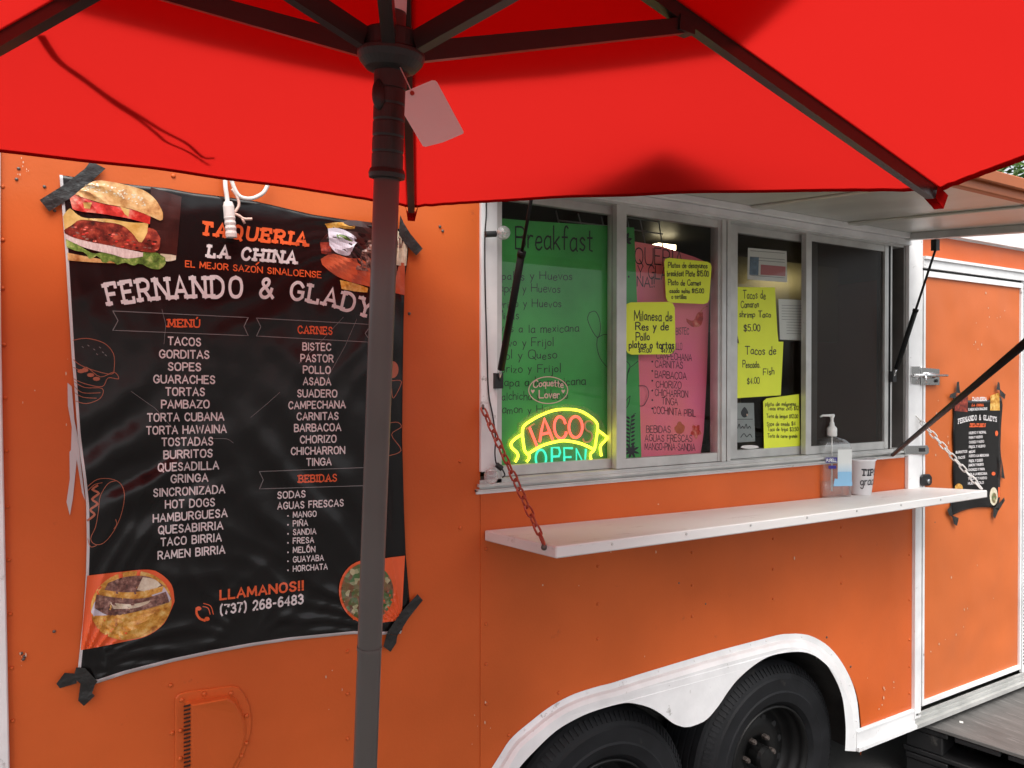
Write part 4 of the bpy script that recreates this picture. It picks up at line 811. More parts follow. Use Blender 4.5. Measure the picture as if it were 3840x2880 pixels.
for j in range(NY+1):
    v = j/NY; row = []
    for i in range(NX+1):
        u = i/NX
        x = (1-v)*tp[i][0]+v*bt[i][0]+(1-u)*lf[j][0]+u*rg[j][0]-((1-u)*(1-v)*tp[0][0]+u*(1-v)*tp[-1][0]+(1-u)*v*bt[0][0]+u*v*bt[-1][0])
        y = (1-v)*tp[i][1]+v*bt[i][1]+(1-u)*lf[j][1]+u*rg[j][1]-((1-u)*(1-v)*tp[0][1]+u*(1-v)*tp[-1][1]+(1-u)*v*bt[0][1]+u*v*bt[-1][1])
        row.append(bm.verts.new(W(x, y, bo(x, y))))
    V.append(row)
for j in range(NY):
    for i in range(NX): bm.faces.new((V[j][i], V[j+1][i], V[j+1][i+1], V[j][i+1])).material_index = 1 if (i == 0 or j == NY-1) and True else 0
# sheet thickness
g = bmesh.ops.extrude_face_region(bm, geom=list(bm.faces)); vs2 = [e for e in g['geom'] if isinstance(e, bmesh.types.BMVert)]
for v in vs2: v.co.y += .0009
bmesh.ops.recalc_face_normals(bm, faces=bm.faces)
build(bm, 'sheet', [M['vinyl'], M['vinyl_edge']], ban, smooth=True)
bm2 = NB()
def bl_(lift=.0011): return lambda x, y: bo(x, y)+lift
def poly_on(bm, pts, off, mi=0, sub=True):
    """flat print: polygon given in photo points, laid on the surface off(x, y)"""
    v = [bm.verts.new(W(x, y, off(x, y) if callable(off) else off)) for x, y in pts]
    for tri in tessellate_polygon([[Vector((x, y, 0)) for x, y in pts]]):
        try: bm.faces.new([v[i] for i in tri]).material_index = mi
        except ValueError: pass
def blob_on(bm, pts, off, mi=0, n=7):        # print following the wrinkles: fan of rings towards the centre
    cx = sum(p[0] for p in pts)/len(pts); cy = sum(p[1] for p in pts)/len(pts); rings = []
    for k in range(n):
        f = 1-k/n; rings.append([bm.verts.new(W(cx+(x-cx)*f, cy+(y-cy)*f, off(cx+(x-cx)*f, cy+(y-cy)*f))) for x, y in pts])
    c = bm.verts.new(W(cx, cy, off(cx, cy))); m = len(pts)
    for a, b in zip(rings, rings[1:]):
        for i in range(m): bm.faces.new((a[i], b[i], b[(i+1) % m], a[(i+1) % m])).material_index = mi
    for i in range(m): bm.faces.new((rings[-1][i], c, rings[-1][(i+1) % m])).material_index = mi
def grid_on(bm, A, B, off, mi=0, n=10, m=5): # print between two outlines A (upper) and B (lower)
    if len(A) > 2: A = [(v.x, v.y) for v in smooth_pts([(x, y, 0) for x, y in A], 5)]
    if len(B) > 2: B = [(v.x, v.y) for v in smooth_pts([(x, y, 0) for x, y in B], 5)]
    a = resample(A, n+1); b = resample(B, n+1); V = []
    for j in range(m+1): V.append([bm.verts.new(W(p[0]+(q[0]-p[0])*j/m, p[1]+(q[1]-p[1])*j/m, off(p[0]+(q[0]-p[0])*j/m, p[1]+(q[1]-p[1])*j/m))) for p, q in zip(a, b)])
    for j in range(m):
        for i in range(n): bm.faces.new((V[j][i], V[j+1][i], V[j+1][i+1], V[j][i+1])).material_index = mi
def draw_on(bm, pts, w, off, mi=0, smooth=True, closed=False):   # printed line, w in photo pixels
    P = [(v.x, v.y) for v in smooth_pts([(x, y, 0) for x, y in pts], 4, closed)] if smooth else list(pts)
    if closed: P.append(P[0])
    rb = ribbon(P, w); va = [bm.verts.new(W(a.x, a.y, off(a.x, a.y) if callable(off) else off)) for a, b in rb]; vb = [bm.verts.new(W(b.x, b.y, off(b.x, b.y) if callable(off) else off)) for a, b in rb]
    for i in range(len(rb)-1):
        try: bm.faces.new((va[i], va[i+1], vb[i+1], vb[i])).material_index = mi
        except ValueError: pass
def dense(P, step=25):
    out = []
    for a, b in zip(P, P[1:]):
        n = max(1, int(math.hypot(b[0]-a[0], b[1]-a[1])/step)); out += [(a[0]+(b[0]-a[0])*i/n, a[1]+(b[1]-a[1])*i/n) for i in range(n)]
    return out+[P[-1]]
# --- lettering of the banner
items = [('TACOS', 872, 1040, 1012, 1019), ('GORDITAS', 827, 1083, 1080, 1084), ('SOPES', 873, 1040, 1145, 1148), ('GUARACHES', 797, 1113, 1210, 1214), ('TORTAS', 860, 1060, 1275, 1277), ('PAMBAZO', 838, 1085, 1341, 1340), ('TORTA CUBANA', 765, 1160, 1410, 1404), ('TORTA HAWAINA', 760, 1173, 1477, 1468), ('TOSTADAS', 840, 1103, 1537, 1532), ('BURRITOS', 850, 1100, 1603, 1594),
 ('BISTEC', 1570, 1715, 1040, 1043), ('PASTOR', 1560, 1727, 1100, 1103), ('POLLO', 1573, 1713, 1160, 1162), ('ASADA', 1573, 1715, 1220, 1222), ('SUADERO', 1543, 1747, 1283, 1284), ('CAMPECHANA', 1497, 1790, 1345, 1340), ('CARNITAS', 1540, 1753, 1403, 1400), ('BARBACOA', 1527, 1767, 1463, 1458), ('CHORIZO', 1557, 1743, 1523, 1518), ('CHICHARRON', 1510, 1787, 1583, 1577), ('TINGA', 1590, 1717, 1640, 1636)]
for s, xa, xb, ya, yb_ in items: bm = NB(); write(bm, s, line_fn(*z1(xa, ya), *z1(xb, yb_), 28 if xa < 1300 else 26, bl_()), t=.20, gap=.26); build(bm, 'lettering', M['p_white'], ban)
for s, xa, xb, ya, yb_, h in (('QUESADILLA', 820, 1133, 120, 108, 28), ('GRINGA', 887, 1077, 180, 172, 28), ('SINCRONIZADA', 797, 1165, 252, 232, 28), ('HOT DOGS', 858, 1112, 312, 300, 28), ('HAMBURGUESA', 795, 1177, 385, 355, 28), ('QUESABIRRIA', 822, 1155, 445, 420, 28), ('TACO BIRRIA', 835, 1147, 508, 482, 28), ('RAMEN BIRRIA', 820, 1165, 577, 545, 28),
  ('SODAS', 1440, 1582, 262, 254, 24), ('AGUAS FRESCAS', 1440, 1780, 317, 300, 24), ('MANGO', 1520, 1640, 360, 354, 20), ('PIÑA', 1520, 1595, 405, 402, 20), ('SANDIA', 1520, 1638, 450, 445, 20), ('FRESA', 1520, 1627, 495, 490, 20), ('MELON', 1520, 1633, 543, 538, 20), ('GUAYABA', 1520, 1677, 592, 582, 20), ('HORCHATA', 1520, 1697, 640, 628, 20), ('(737) 268-6483', 1143, 1570, 862, 805, 33)):
    bm = NB(); write(bm, s, line_fn(*z2(xa, ya), *z2(xb, yb_), h, bl_()), t=.20 if h < 30 else .22, gap=.28); build(bm, 'lettering', M['p_white'], ban)
WHT = NB(); draw_on(WHT, [z2(1592, 510), z2(1602, 502)], 4, bl_(), 0, False)
for y in (352, 398, 445, 492, 541, 587, 634):
    c = z2(1493, y); poly_on(WHT, [(c[0]+3.2*math.cos(t), c[1]+3.2*math.sin(t)) for t in [k*math.pi/4 for k in range(8)]], bl_())
build(WHT, 'bullet_mark', M['p_white'], ban, kind='stuff')
base = [(v.x, v.y) for v in smooth_pts([(*z1(568, 806), 0), (*z1(760, 783), 0), (*z1(1000, 768), 0), (*z1(1310, 766), 0), (*z1(1545, 780), 0), (*z1(1740, 820), 0), (*z1(1895, 868), 0), (*z1(1990, 895), 0)], 8)]
topl = [(v.x, v.y) for v in smooth_pts([(*z1(543, 700), 0), (*z1(740, 676), 0), (*z1(990, 662), 0), (*z1(1310, 668), 0), (*z1(1560, 692), 0), (*z1(1765, 735), 0), (*z1(1925, 780), 0), (*z1(2020, 805), 0)], 8)]
def along(P):
    L = [0]
    for a, b in zip(P, P[1:]): L.append(L[-1]+math.hypot(b[0]-a[0], b[1]-a[1]))
    def f(s):
        d = s*L[-1]; j = 0
        while j < len(L)-2 and L[j+1] < d: j += 1
        t = (d-L[j])/(L[j+1]-L[j]); return (P[j][0]+(P[j+1][0]-P[j][0])*t, P[j][1]+(P[j+1][1]-P[j][1])*t)
    return f
def path_fn(B, Tp, off):
    b, t_ = along(B), along(Tp)
    def f(s, h, k): p, q = b(s), t_(s); x, y = p[0]+(q[0]-p[0])*h, p[1]+(q[1]-p[1])*h; return W(x, y, off(x, y)+.00003*k)
    return f
bm = NB(); write(bm, 'FERNANDO & GLADYS', path_fn(base, topl, bl_()), t=.185, slab=.85, gap=.40); build(bm, 'lettering', M['p_white'], ban, label='arched white name line of the menu banner')
bm = NB(); write(bm, 'LA CHINA', line_fn(*z1(1078, 556), *z1(1530, 592), 43, bl_()), t=.24, slab=.72, shear=.16, gap=.46); build(bm, 'lettering', M['p_white'], ban)
bm = NB(); write(bm, 'TAQUERIA', line_fn(*z1(1045, 441), *z1(1585, 500), 46, bl_()), t=.25, slab=.72, shear=.16, gap=.46); build(bm, 'lettering', M['p_orange'], ban)
bm = NB(); write(bm, 'EL MEJOR SAZON SINALOENSE', line_fn(*z1(962, 608), *z1(1665, 666), 22, bl_()), t=.19, gap=.26); draw_on(bm, [z1(1328, 598), z1(1342, 586)], 5, bl_(), 0, False); build(bm, 'lettering', M['p_orange'], ban)
bm = NB(); write(bm, 'LLAMANOS!!', line_fn(*z2(1143, 785), *z2(1572, 735), 33, bl_()), t=.23, gap=.30); build(bm, 'lettering', M['p_orange'], ban)
for s, q, a, b, h in (('MENÚ', z1, (872, 920), (1035, 922), 28), ('CARNES', z1, (1545, 953), (1722, 960), 27), ('BEBIDAS', z2, (1550, 178), (1745, 172), 26)):
    bm = NB(); write(bm, s, line_fn(*q(*a), *q(*b), h, bl_()), t=.19, slab=True, gap=.34); build(bm, 'lettering', M['p_orange'], ban)
# phone symbol
ORG = NB()
ph = bl_(); pc = z2(1060, 855)
draw_on(ORG, [z2(1020, 832), z2(1020, 858), z2(1036, 884), z2(1062, 894)], 9, ph, 0)
for cx_, cy_, rx_, ry_ in ((1030, 832, 14, 11), (1074, 886, 14, 11)): poly_on(ORG, [z2(cx_+rx_*math.cos(t), cy_+ry_*math.sin(t)) for t in [k*.6 for k in range(10)]], bl_(.0013))
draw_on(ORG, [z2(1052, 822), z2(1078, 830), z2(1090, 862)], 3, ph); draw_on(ORG, [z2(1056, 806), z2(1092, 820), z2(1106, 862)], 3, ph)
build(ORG, 'phone_symbol', M['p_orange'], ban)
# ribbons and cartoon outlines
LN = NB(); gl = bl_(.0011)
for q, P in ((z1, [(585, 838), (1287, 872), (1265, 918), (1287, 966), (585, 938), (612, 888), (585, 838)]), (z1, [(1330, 875), (1925, 908), (1893, 955), (1925, 1000), (1330, 968), (1352, 920), (1330, 875)]), (z2, [(1345, 122), (1925, 100), (1900, 150), (1925, 194), (1345, 212), (1365, 165), (1345, 122)])):
    draw_on(LN, dense([q(*p) for p in P]), 2.6, gl, 0, False)
LN2 = NB()
for q, P in ((z1, [(378, 990), (450, 980), (540, 1005), (588, 1060), (592, 1130), (580, 1165), (500, 1150), (420, 1120), (380, 1090)]), (z1, [(380, 1130), (420, 1145), (450, 1130), (520, 1180), (590, 1155), (615, 1190), (560, 1185), (530, 1230), (440, 1215), (382, 1190)]), (z1, [(385, 1205), (440, 1235), (530, 1240), (520, 1290), (450, 1318), (392, 1305)]), (z1, [(386, 1230), (430, 1262), (520, 1262)]), (z1, [(388, 1262), (430, 1285), (500, 1290)]),
              (z2, [(455, 200), (500, 165), (560, 158), (620, 180), (645, 240), (630, 340), (590, 430), (540, 490), (495, 500), (470, 470), (495, 410), (510, 330), (520, 250), (560, 185), (600, 170)]), (z2, [(456, 220), (490, 190), (530, 180)]), (z2, [(455, 470), (470, 512), (500, 505)]), (z2, [(590, 420), (605, 395), (600, 370)]),
              (z1, [(2030, 1200), (2082, 1205), (2040, 1290), (2030, 1240)]), (z1, [(2012, 1420), (2060, 1415), (2080, 1440), (2030, 1480), (2080, 1560), (2012, 1590)])):
    draw_on(LN2, [q(*p) for p in P], 2.4, gl)
draw_on(LN2, [z2(*p) for p in ((505, 195), (480, 215), (512, 235), (478, 265), (505, 290), (468, 320), (490, 345), (455, 375))], 8, gl)
for x, y in ((420, 1150), (440, 1145), (500, 1190), (470, 1170)): poly_on(LN2, [(z1(x, y)[0]+14*math.cos(t), z1(x, y)[1]+8*math.sin(t)) for t in [k*.785 for k in range(8)]], gl)
blob_on(LN2, [(z1(2036, 1142)[0]+22*math.cos(t), z1(2036, 1142)[1]+32*math.sin(t)) for t in [k*.4 for k in range(16)]], gl, 0, 2)
for x, y in ((425, 1022), (455, 1015), (485, 1035), (515, 1025), (530, 1050), (545, 1065), (500, 1060)): draw_on(LN, [z1(x, y), z1(x+7, y+5)], 2.5, gl, 0, False)
for a, b in (((680, 1255), (900, 1450)), ((1110, 1500), (1210, 1522)), ((1300, 1390), (1450, 1260)), ((1550, 1110), (1780, 870)), ((1700, 1180), (1850, 880)), ((840, 830), (850, 1010))): draw_on(LN, dense([z1(*a), z1((a[0]+b[0])/2+14, (a[1]+b[1])/2-10), z1(*b)]), 1.5, gl)
build(LN, 'outline_print', M['p_grey'], ban, kind='stuff'); build(LN2, 'cartoon_print', M['b_line'], ban, kind='stuff')
# food pictures printed on the banner
def y3(x, y): return (200+x*.3617, 640+y*.3617)
FP = NB(); mats = ['p_wood', 'p_bun', 'p_red', 'p_cheese', 'p_patty', 'p_onion', 'p_lettuce', 'p_plate', 'p_clay', 'p_orange', 'p_meat', 'p_tort', 'p_cream', 'p_taco']; mi_ = {m: i for i, m in enumerate(mats)}
def L_(k): return bl_(.0014+.00035*k)
grid_on(FP, [y3(*p) for p in ((1010, 170), (1330, 270))], [y3(*p) for p in ((1000, 900), (1280, 880))], L_(0), mi_['p_wood'])
grid_on(FP, [y3(*p) for p in ((145, 850), (400, 900), (620, 940))], [y3(*p) for p in ((150, 930), (400, 950), (640, 960))], L_(1), mi_['p_bun'])
grid_on(FP, [y3(*p) for p in ((1110, 860), (1200, 868), (1275, 880))], [y3(*p) for p in ((1100, 930), (1200, 940), (1270, 925))], L_(1), mi_['p_cream'], 6, 2)
lt_top = [(130, 700), (260, 770), (420, 860), (580, 830), (760, 910), (900, 850), (1040, 840), (1160, 900)]; lt_bot = [(135, 790), (230, 830), (330, 850), (380, 920), (460, 880), (520, 960), (600, 930), (660, 975), (740, 950), (830, 985), (900, 960), (1000, 1010), (1110, 1020), (1165, 960)]
grid_on(FP, [y3(*p) for p in lt_top], [y3(*p) for p in lt_bot], L_(2), mi_['p_lettuce'], 26, 4)
grid_on(FP, [y3(*p) for p in ((110, 650), (350, 720), (600, 780), (930, 850))], [y3(*p) for p in ((125, 705), (330, 800), (620, 870), (760, 910), (930, 890))], L_(3), mi_['p_onion'], 16, 3)
grid_on(FP, [y3(*p) for p in ((110, 620), (170, 560), (280, 500), (520, 510), (750, 560), (900, 580), (1050, 610), (1110, 700))], [y3(*p) for p in ((120, 650), (200, 690), (350, 730), (560, 770), (760, 810), (950, 840), (1060, 845), (1105, 790))], L_(4), mi_['p_patty'], 26, 6)
grid_on(FP, [y3(*p) for p in ((100, 470), (170, 390), (230, 440), (330, 490), (560, 500), (760, 530), (860, 540), (985, 540))], [y3(*p) for p in ((115, 610), (200, 560), (280, 510), (500, 530), (700, 560), (820, 650), (905, 750), (975, 640))], L_(5), mi_['p_cheese'], 26, 4)
grid_on(FP, [y3(*p) for p in ((170, 290), (260, 240), (420, 320), (700, 380), (900, 420), (1010, 470))], [y3(*p) for p in ((200, 400), (300, 425), (450, 440), (640, 470), (800, 500), (1000, 555))], L_(6), mi_['p_red'], 24, 4)
grid_on(FP, [y3(*p) for p in ((310, 330), (400, 330))], [y3(*p) for p in ((320, 390), (380, 395))], L_(7), mi_['p_cheese'], 4, 3); grid_on(FP, [y3(*p) for p in ((690, 370), (790, 400))], [y3(*p) for p in ((740, 450), (780, 480))], L_(7), mi_['p_cheese'], 4, 3)
grid_on(FP, [y3(*p) for p in ((225, 245), (290, 190), (430, 105), (600, 115), (800, 160), (950, 210), (1060, 300), (1130, 420), (1136, 470))], [y3(*p) for p in ((240, 255), (380, 300), (520, 340), (680, 370), (850, 410), (1000, 470), (1100, 515), (1130, 512), (1137, 480))], L_(8), mi_['p_bun'], 34, 8)
for i in range(70):
    u = random.random(); x = 330+u*620; y = 120+u*u*170+random.uniform(0, 95); c = y3(x, y); k = random.uniform(2.4, 4)
    poly_on(FP, [(c[0]+k*1.3*math.cos(t), c[1]+k*.8*math.sin(t)) for t in [q*1.047 for q in range(6)]], L_(9), mi_['p_cream'])
for i in range(40):
    x = random.uniform(200, 1080); y = 560+(x-200)*.2+random.uniform(0, 130); c = y3(x, y); k = random.uniform(2, 6)
    poly_on(FP, [(c[0]+k*1.6*math.cos(t)*random.uniform(.7, 1.2), c[1]+k*.7*math.sin(t)) for t in [q*1.047 for q in range(6)]], L_(4.5), mi_[random.choice(['p_red', 'p_wood', 'p_red', 'p_meat'])])
build(FP, 'burger_picture', [M[m] for m in mats], ban, kind='stuff'); FP = NB()
def v3(x, y): return (1100+x*.3013, 800+y*.3013)
grid_on(FP, [v3(*p) for p in ((330, 350), (600, 100), (950, 110), (1300, 150))], [v3(*p) for p in ((460, 500), (700, 560), (950, 700), (1290, 700))], L_(0), mi_['p_wood'], 12, 8)
grid_on(FP, [v3(*p) for p in ((390, 130), (600, 110), (770, 160))], [v3(*p) for p in ((430, 190), (620, 190), (760, 200))], L_(1), mi_['p_tort'], 8, 2)
grid_on(FP, [v3(*p) for p in ((580, 830), (760, 870), (930, 930))], [v3(*p) for p in ((600, 940), (760, 970), (920, 985))], L_(1), mi_['p_tort'], 8, 2)
grid_on(FP, [v3(*p) for p in ((340, 570), (480, 500), (700, 560), (940, 560), (1390, 620))], [v3(*p) for p in ((360, 640), (520, 770), (700, 850), (940, 910), (1385, 1020))], L_(2), mi_['p_clay'], 18, 6)
grid_on(FP, [v3(*p) for p in ((330, 360), (460, 360))], [v3(*p) for p in ((350, 500), (480, 520))], L_(3), mi_['p_patty'], 5, 4)
grid_on(FP, [v3(*p) for p in ((430, 190), (520, 180), (640, 210), (760, 280), (805, 350))], [v3(*p) for p in ((450, 400), (520, 480), (600, 515), (700, 520), (760, 400))], L_(4), mi_['p_plate'], 14, 6)
grid_on(FP, [v3(*p) for p in ((530, 260), (640, 270), (740, 350))], [v3(*p) for p in ((550, 300), (640, 330), (735, 358))], L_(5), mi_['p_lettuce'], 8, 2)
grid_on(FP, [v3(*p) for p in ((940, 330), (870, 430), (830, 560), (770, 700))], [v3(*p) for p in ((1290, 330), (1290, 560), (1290, 700), (1290, 770))], L_(3), mi_['p_meat'], 12, 8)
grid_on(FP, [v3(*p) for p in ((1280, 200), (1340, 260), (1420, 420))], [v3(*p) for p in ((1270, 640), (1330, 650), (1405, 650))], L_(5), mi_['p_cream'], 8, 8)
grid_on(FP, [v3(*p) for p in ((1275, 270), (1370, 340))], [v3(*p) for p in ((1280, 430), (1350, 430))], L_(6), mi_['p_meat'], 5, 5)
build(FP, 'torta_picture', [M[m] for m in mats], ban, kind='stuff'); FP = NB()
# orange tongues with round plates
grid_on(FP, [z2(*p) for p in ((452, 662), (600, 645), (760, 630), (830, 650), (890, 710), (905, 790))], [z2(*p) for p in ((418, 1048), (520, 1030), (640, 1005), (760, 975), (850, 910), (904, 800))], L_(4), mi_['p_orange'], 60, 34)
grid_on(FP, [z2(*p) for p in ((1820, 615), (1960, 578), (2100, 558))], [z2(*p) for p in ((1830, 890), (1960, 905), (2082, 892))], L_(4), mi_['p_orange'], 44, 30)
el = lambda cx, cy, a, b, rot, q=z2, n=40: [q(cx+a*math.cos(t)*math.cos(rot)-b*math.sin(t)*math.sin(rot), cy+a*math.cos(t)*math.sin(rot)+b*math.sin(t)*math.cos(rot)) for t in [2*math.pi*k/n for k in range(n)]]
blob_on(FP, el(1905, 745, 148, 165, -.1), L_(5), mi_['p_orange'], 9)
blob_on(FP, el(1905, 745, 135, 150, -.1), L_(10), mi_['p_taco'], 12)
blob_on(FP, el(680, 815, 212, 175, -.25), L_(5.5), mi_['p_tort'], 14)
grid_on(FP, [z2(*p) for p in ((800, 690), (850, 720), (886, 780))], [z2(*p) for p in ((780, 760), (830, 790), (878, 800))], L_(7), mi_['p_plate'], 8, 4)
grid_on(FP, [z2(*p) for p in ((515, 770), (490, 800), (472, 850))], [z2(*p) for p in ((580, 850), (550, 870), (490, 880))], L_(7), mi_['p_plate'], 8, 4)
grid_on(FP, [z2(*p) for p in ((560, 700), (650, 668), (760, 665), (830, 700))], [z2(*p) for p in ((540, 740), (640, 760), (760, 750), (850, 715))], L_(8), mi_['p_meat'], 14, 4)
grid_on(FP, [z2(*p) for p in ((740, 670), (800, 680), (835, 710))], [z2(*p) for p in ((710, 735), (770, 748), (800, 735))], L_(9), mi_['p_cream'], 6, 3)
grid_on(FP, [z2(*p) for p in ((535, 735), (640, 748), (740, 742), (850, 715))], [z2(*p) for p in ((550, 765), (640, 790), (740, 775), (840, 745))], L_(9), mi_['p_tort'], 12, 3)
grid_on(FP, [z2(*p) for p in ((500, 760), (600, 775), (740, 780), (860, 745))], [z2(*p) for p in ((490, 830), (580, 870), (740, 840), (878, 800))], L_(10), mi_['p_meat'], 16, 5)
grid_on(FP, [z2(*p) for p in ((570, 800), (680, 810), (780, 790))], [z2(*p) for p in ((590, 835), (700, 830), (770, 805))], L_(11), mi_['p_cream'], 8, 2)
grid_on(FP, [z2(*p) for p in ((475, 870), (600, 865), (740, 845), (880, 805))], [z2(*p) for p in ((480, 890), (530, 960), (640, 995), (760, 955), (878, 830))], L_(10), mi_['p_tort'], 20, 6)
build(FP, 'taco_picture', [M[m] for m in mats], ban, kind='stuff')
# tapes holding the banner
def tape(pts, lift, parent, m='tape'):
    bm = NB(); off = (lambda x, y: lift)
    add_prism(bm, [W(x, y, lift+.0006) for x, y in pts], [W(x, y, lift) for x, y in pts]); build(bm, 'tape', M[m], parent)
tape([z1(205, 262), z1(255, 322), z1(400, 232), z1(548, 100), z1(470, 60), z1(440, 100), z1(330, 185)], .0095, ban)
tape([z1(2075, 340), z1(2095, 385), z1(2130, 440), z1(2192, 515), z1(2158, 550), z1(2100, 490), z1(2068, 440)], .0115, ban)
tape([z2(2165, 757), z2(2192, 790), z2(2120, 880), z2(2060, 975), z2(2005, 960), z2(2080, 850)], .0125, ban)
tape([z2(2005, 962), z2(2060, 975), z2(2055, 1010), z2(2025, 1057), z2(1987, 1030)], .0140, ban)
tape([z2(395, 1137), z2(440, 1140), z2(505, 1210), z2(485, 1240), z2(420, 1225), z2(380, 1190)], .0130, ban)
tape([z2(395, 1170), z2(398, 1220), z2(310, 1246), z2(292, 1222), z2(335, 1165)], .0100, ban)
tape([z2(418, 1210), z2(490, 1235), z2(478, 1270), z2(492, 1285), z2(435, 1338), z2(405, 1310)], .0115, ban)
# torn white strip beside the banner's left edge
plate('torn_edge', [z1(350, 1210), z1(372, 1230), z1(385, 1400), z1(405, 1500), z2(440, 270), z2(425, 230), z2(398, 60), z2(378, 260), z2(362, 350), z2(345, 280), z2(362, 160), z2(360, 20), z1(368, 1560), z1(372, 1440), z1(352, 1330)], .001, .0025, M['vinyl_edge'], ban)

# ================================================================== PAPERS behind and on the glass
def q5(x, y): return (1760+x*.5425, 720+y*.5425)
def q6(x, y): return (2640+x*.5425, 720+y*.5425)
def q8(x, y): return (2640+x*.5425, 1620+y*.5425)
def qp(x, y): return (2280+x*.5425, 820+y*.5425)
def paper(name, label, cat, pts, off, m, group=None, curl=0.):
    """thin sheet on the plane off; slightly curled if asked"""
    cx = sum(p[0] for p in pts)/len(pts); cy = sum(p[1] for p in pts)/len(pts)
    o = thing(name, label, cat, W(cx, cy, off), group); bm = NB()
    f = lambda x, y: off+curl*((x-cx)/100)**2*.6+curl*.5*math.sin(y/40+cx)
    A = [p for p in pts]
    rings = []; n = 5
    fr = [[bm.verts.new(W(cx+(x-cx)*(1-k/n), cy+(y-cy)*(1-k/n), f(cx+(x-cx)*(1-k/n), cy+(y-cy)*(1-k/n)))) for x, y in A] for k in range(n)]
    c = bm.verts.new(W(cx, cy, f(cx, cy))); m_ = len(A)
    for a, b in zip(fr, fr[1:]):
        for i in range(m_): bm.faces.new((a[i], b[i], b[(i+1) % m_], a[(i+1) % m_]))
    for i in range(m_): bm.faces.new((fr[-1][i], c, fr[-1][(i+1) % m_]))
    g = bmesh.ops.extrude_face_region(bm, geom=list(bm.faces))
    for v in g['geom']:
        if isinstance(v, bmesh.types.BMVert): v.co.y += .0004
    bmesh.ops.recalc_face_normals(bm, faces=bm.faces); build(bm, 'sheet', m, o)
    return o, (lambda x, y: f(x, y)+.0006)
def hand(o, s, q, x0, x1, y0, y1, h, off, t=.10, m='marker', jit=.05):
    bm = NB(); write(bm, s, line_fn(*q(x0, y0), *q(x1, y1), h, off), t=t, jit=jit, gap=.18); build(bm, 'handwriting', M[m], o)
def subdiv(P, s=40): return dense(P+[P[0]], s)[:-1]
def rounded(P, r=22):
    out = []; n = len(P)
    for i in range(n):
        p = Vector(P[i]); a = (Vector(P[i-1])-p).normalized(); b = (Vector(P[(i+1) % n])-p).normalized()
        out += [tuple(p+a*r), tuple(p+(a+b)*r*.30), tuple(p+b*r)]
    return out
gp, go = paper('breakfast_poster', 'green handwritten breakfast menu poster standing behind the left window panes', 'poster', subdiv([(1845, 816), (1995, 829), (2284, 847), (2378, 853), (2389, 1132), (2405, 1712), (2405, 1765), (1845, 1780)]), -.062, M['green'], curl=.0006)
hand(gp, 'Breakfast', q5, 320, 850, 388, 408, 84, go, .085)
for s, a, b, y, y2 in (('Nopales y Huevos', 130, 710, 605, 607), ('Papa  y Huevos', 165, 628, 690, 694), ('Chorizo y Huevos', 120, 635, 795, 797), ('Migas', 185, 340, 880, 880), ('Huevos a la mexicana', 90, 757, 970, 966), ('Huevo y Frijol', 150, 582, 1065, 1063), ('Frijol y Queso', 130, 603, 1156, 1152), ('Chorizo y Frijol', 130, 632, 1250, 1246), ('Papa a la mexicana', 195, 802, 1340, 1336), ('Salchicha y Huevo', 185, 682, 1437, 1432), ('Jamon y Huevo', 190, 640, 1530, 1525)):
    hand(gp, s, q5, a, b, y, y2, 31, go, .085, jit=.10)
bm = NB()
for P in ([(830, 835), (870, 825), (900, 880), (905, 960), (885, 1005), (845, 950), (818, 880), (830, 835)], [(885, 1008), (930, 985), (975, 990), (1040, 1010)], [(885, 1010), (882, 1070), (905, 1150), (960, 1220)], [(1165, 1170), (1130, 1200), (1100, 1230), (1085, 1330)], [(1075, 1160), (1110, 1200), (1095, 1260)], [(1110, 1410), (1080, 1450), (1075, 1500), (1100, 1470), (1112, 1410)], [(1170, 1340), (1220, 1345), (1240, 1400), (1210, 1470), (1180, 1480)]): draw_on(bm, [q5(*p) for p in P], 2.4, go)
build(bm, 'cactus_drawing', M['marker'], gp, kind='stuff')
bm = NB()
def leafd(bm, q, x, y, l, w, ang): 
    c, s_ = math.cos(ang), math.sin(ang); poly_on(bm, [q(x+a*c-b*s_, y+a*s_+b*c) for a, b in ((0, 0), (l*.35, w), (l*.7, w*.8), (l, 0), (l*.7, -w*.8), (l*.35, -w))], go)
for x, y, l, w, an in ((1082, 330, 55, 12, -1.2), (1082, 335, 48, 12, -.3), (1085, 340, 40, 10, .5), (1095, 585, 14, 9, 0)): leafd(bm, q5, x, y, l, w, an)
draw_on(bm, [q5(1110, 1840), q5(1108, 1700), q5(1125, 1560), q5(1150, 1530)], 2.6, go)
for k in range(9):
    y = 1560+k*27; leafd(bm, q5, 1114, y, 38, 8, -.5); leafd(bm, q5, 1112, y+8, 36, 8, math.pi+.5)
for k in range(8): leafd(bm, q5, 1120, 1790, 60, 9, k*.785+.3)
build(bm, 'leaf_drawing', M['marker'], gp, kind='stuff')
pp, po = paper('meat_menu_poster', 'pink handwritten poster listing meats and drinks behind the second window pane', 'poster', subdiv([(2370, 904), (2481, 923), (2606, 964), (2664, 990), (2660, 1143), (2650, 1425), (2639, 1620), (2628, 1701), (2626, 1750), (2370, 1755)]), -.066, M['pink'], curl=.0008)
for s, a, b, y, y2, h, t in (('TAQUERIA', 1010, 1480, 478, 520, 60, .075), ('Y GLADYS', 1165, 1500, 590, 610, 48, .09), ('CHINA!!', 1050, 1280, 640, 660, 38, .10)): hand(pp, s, q5, a, b, y, y2, h, po, t)
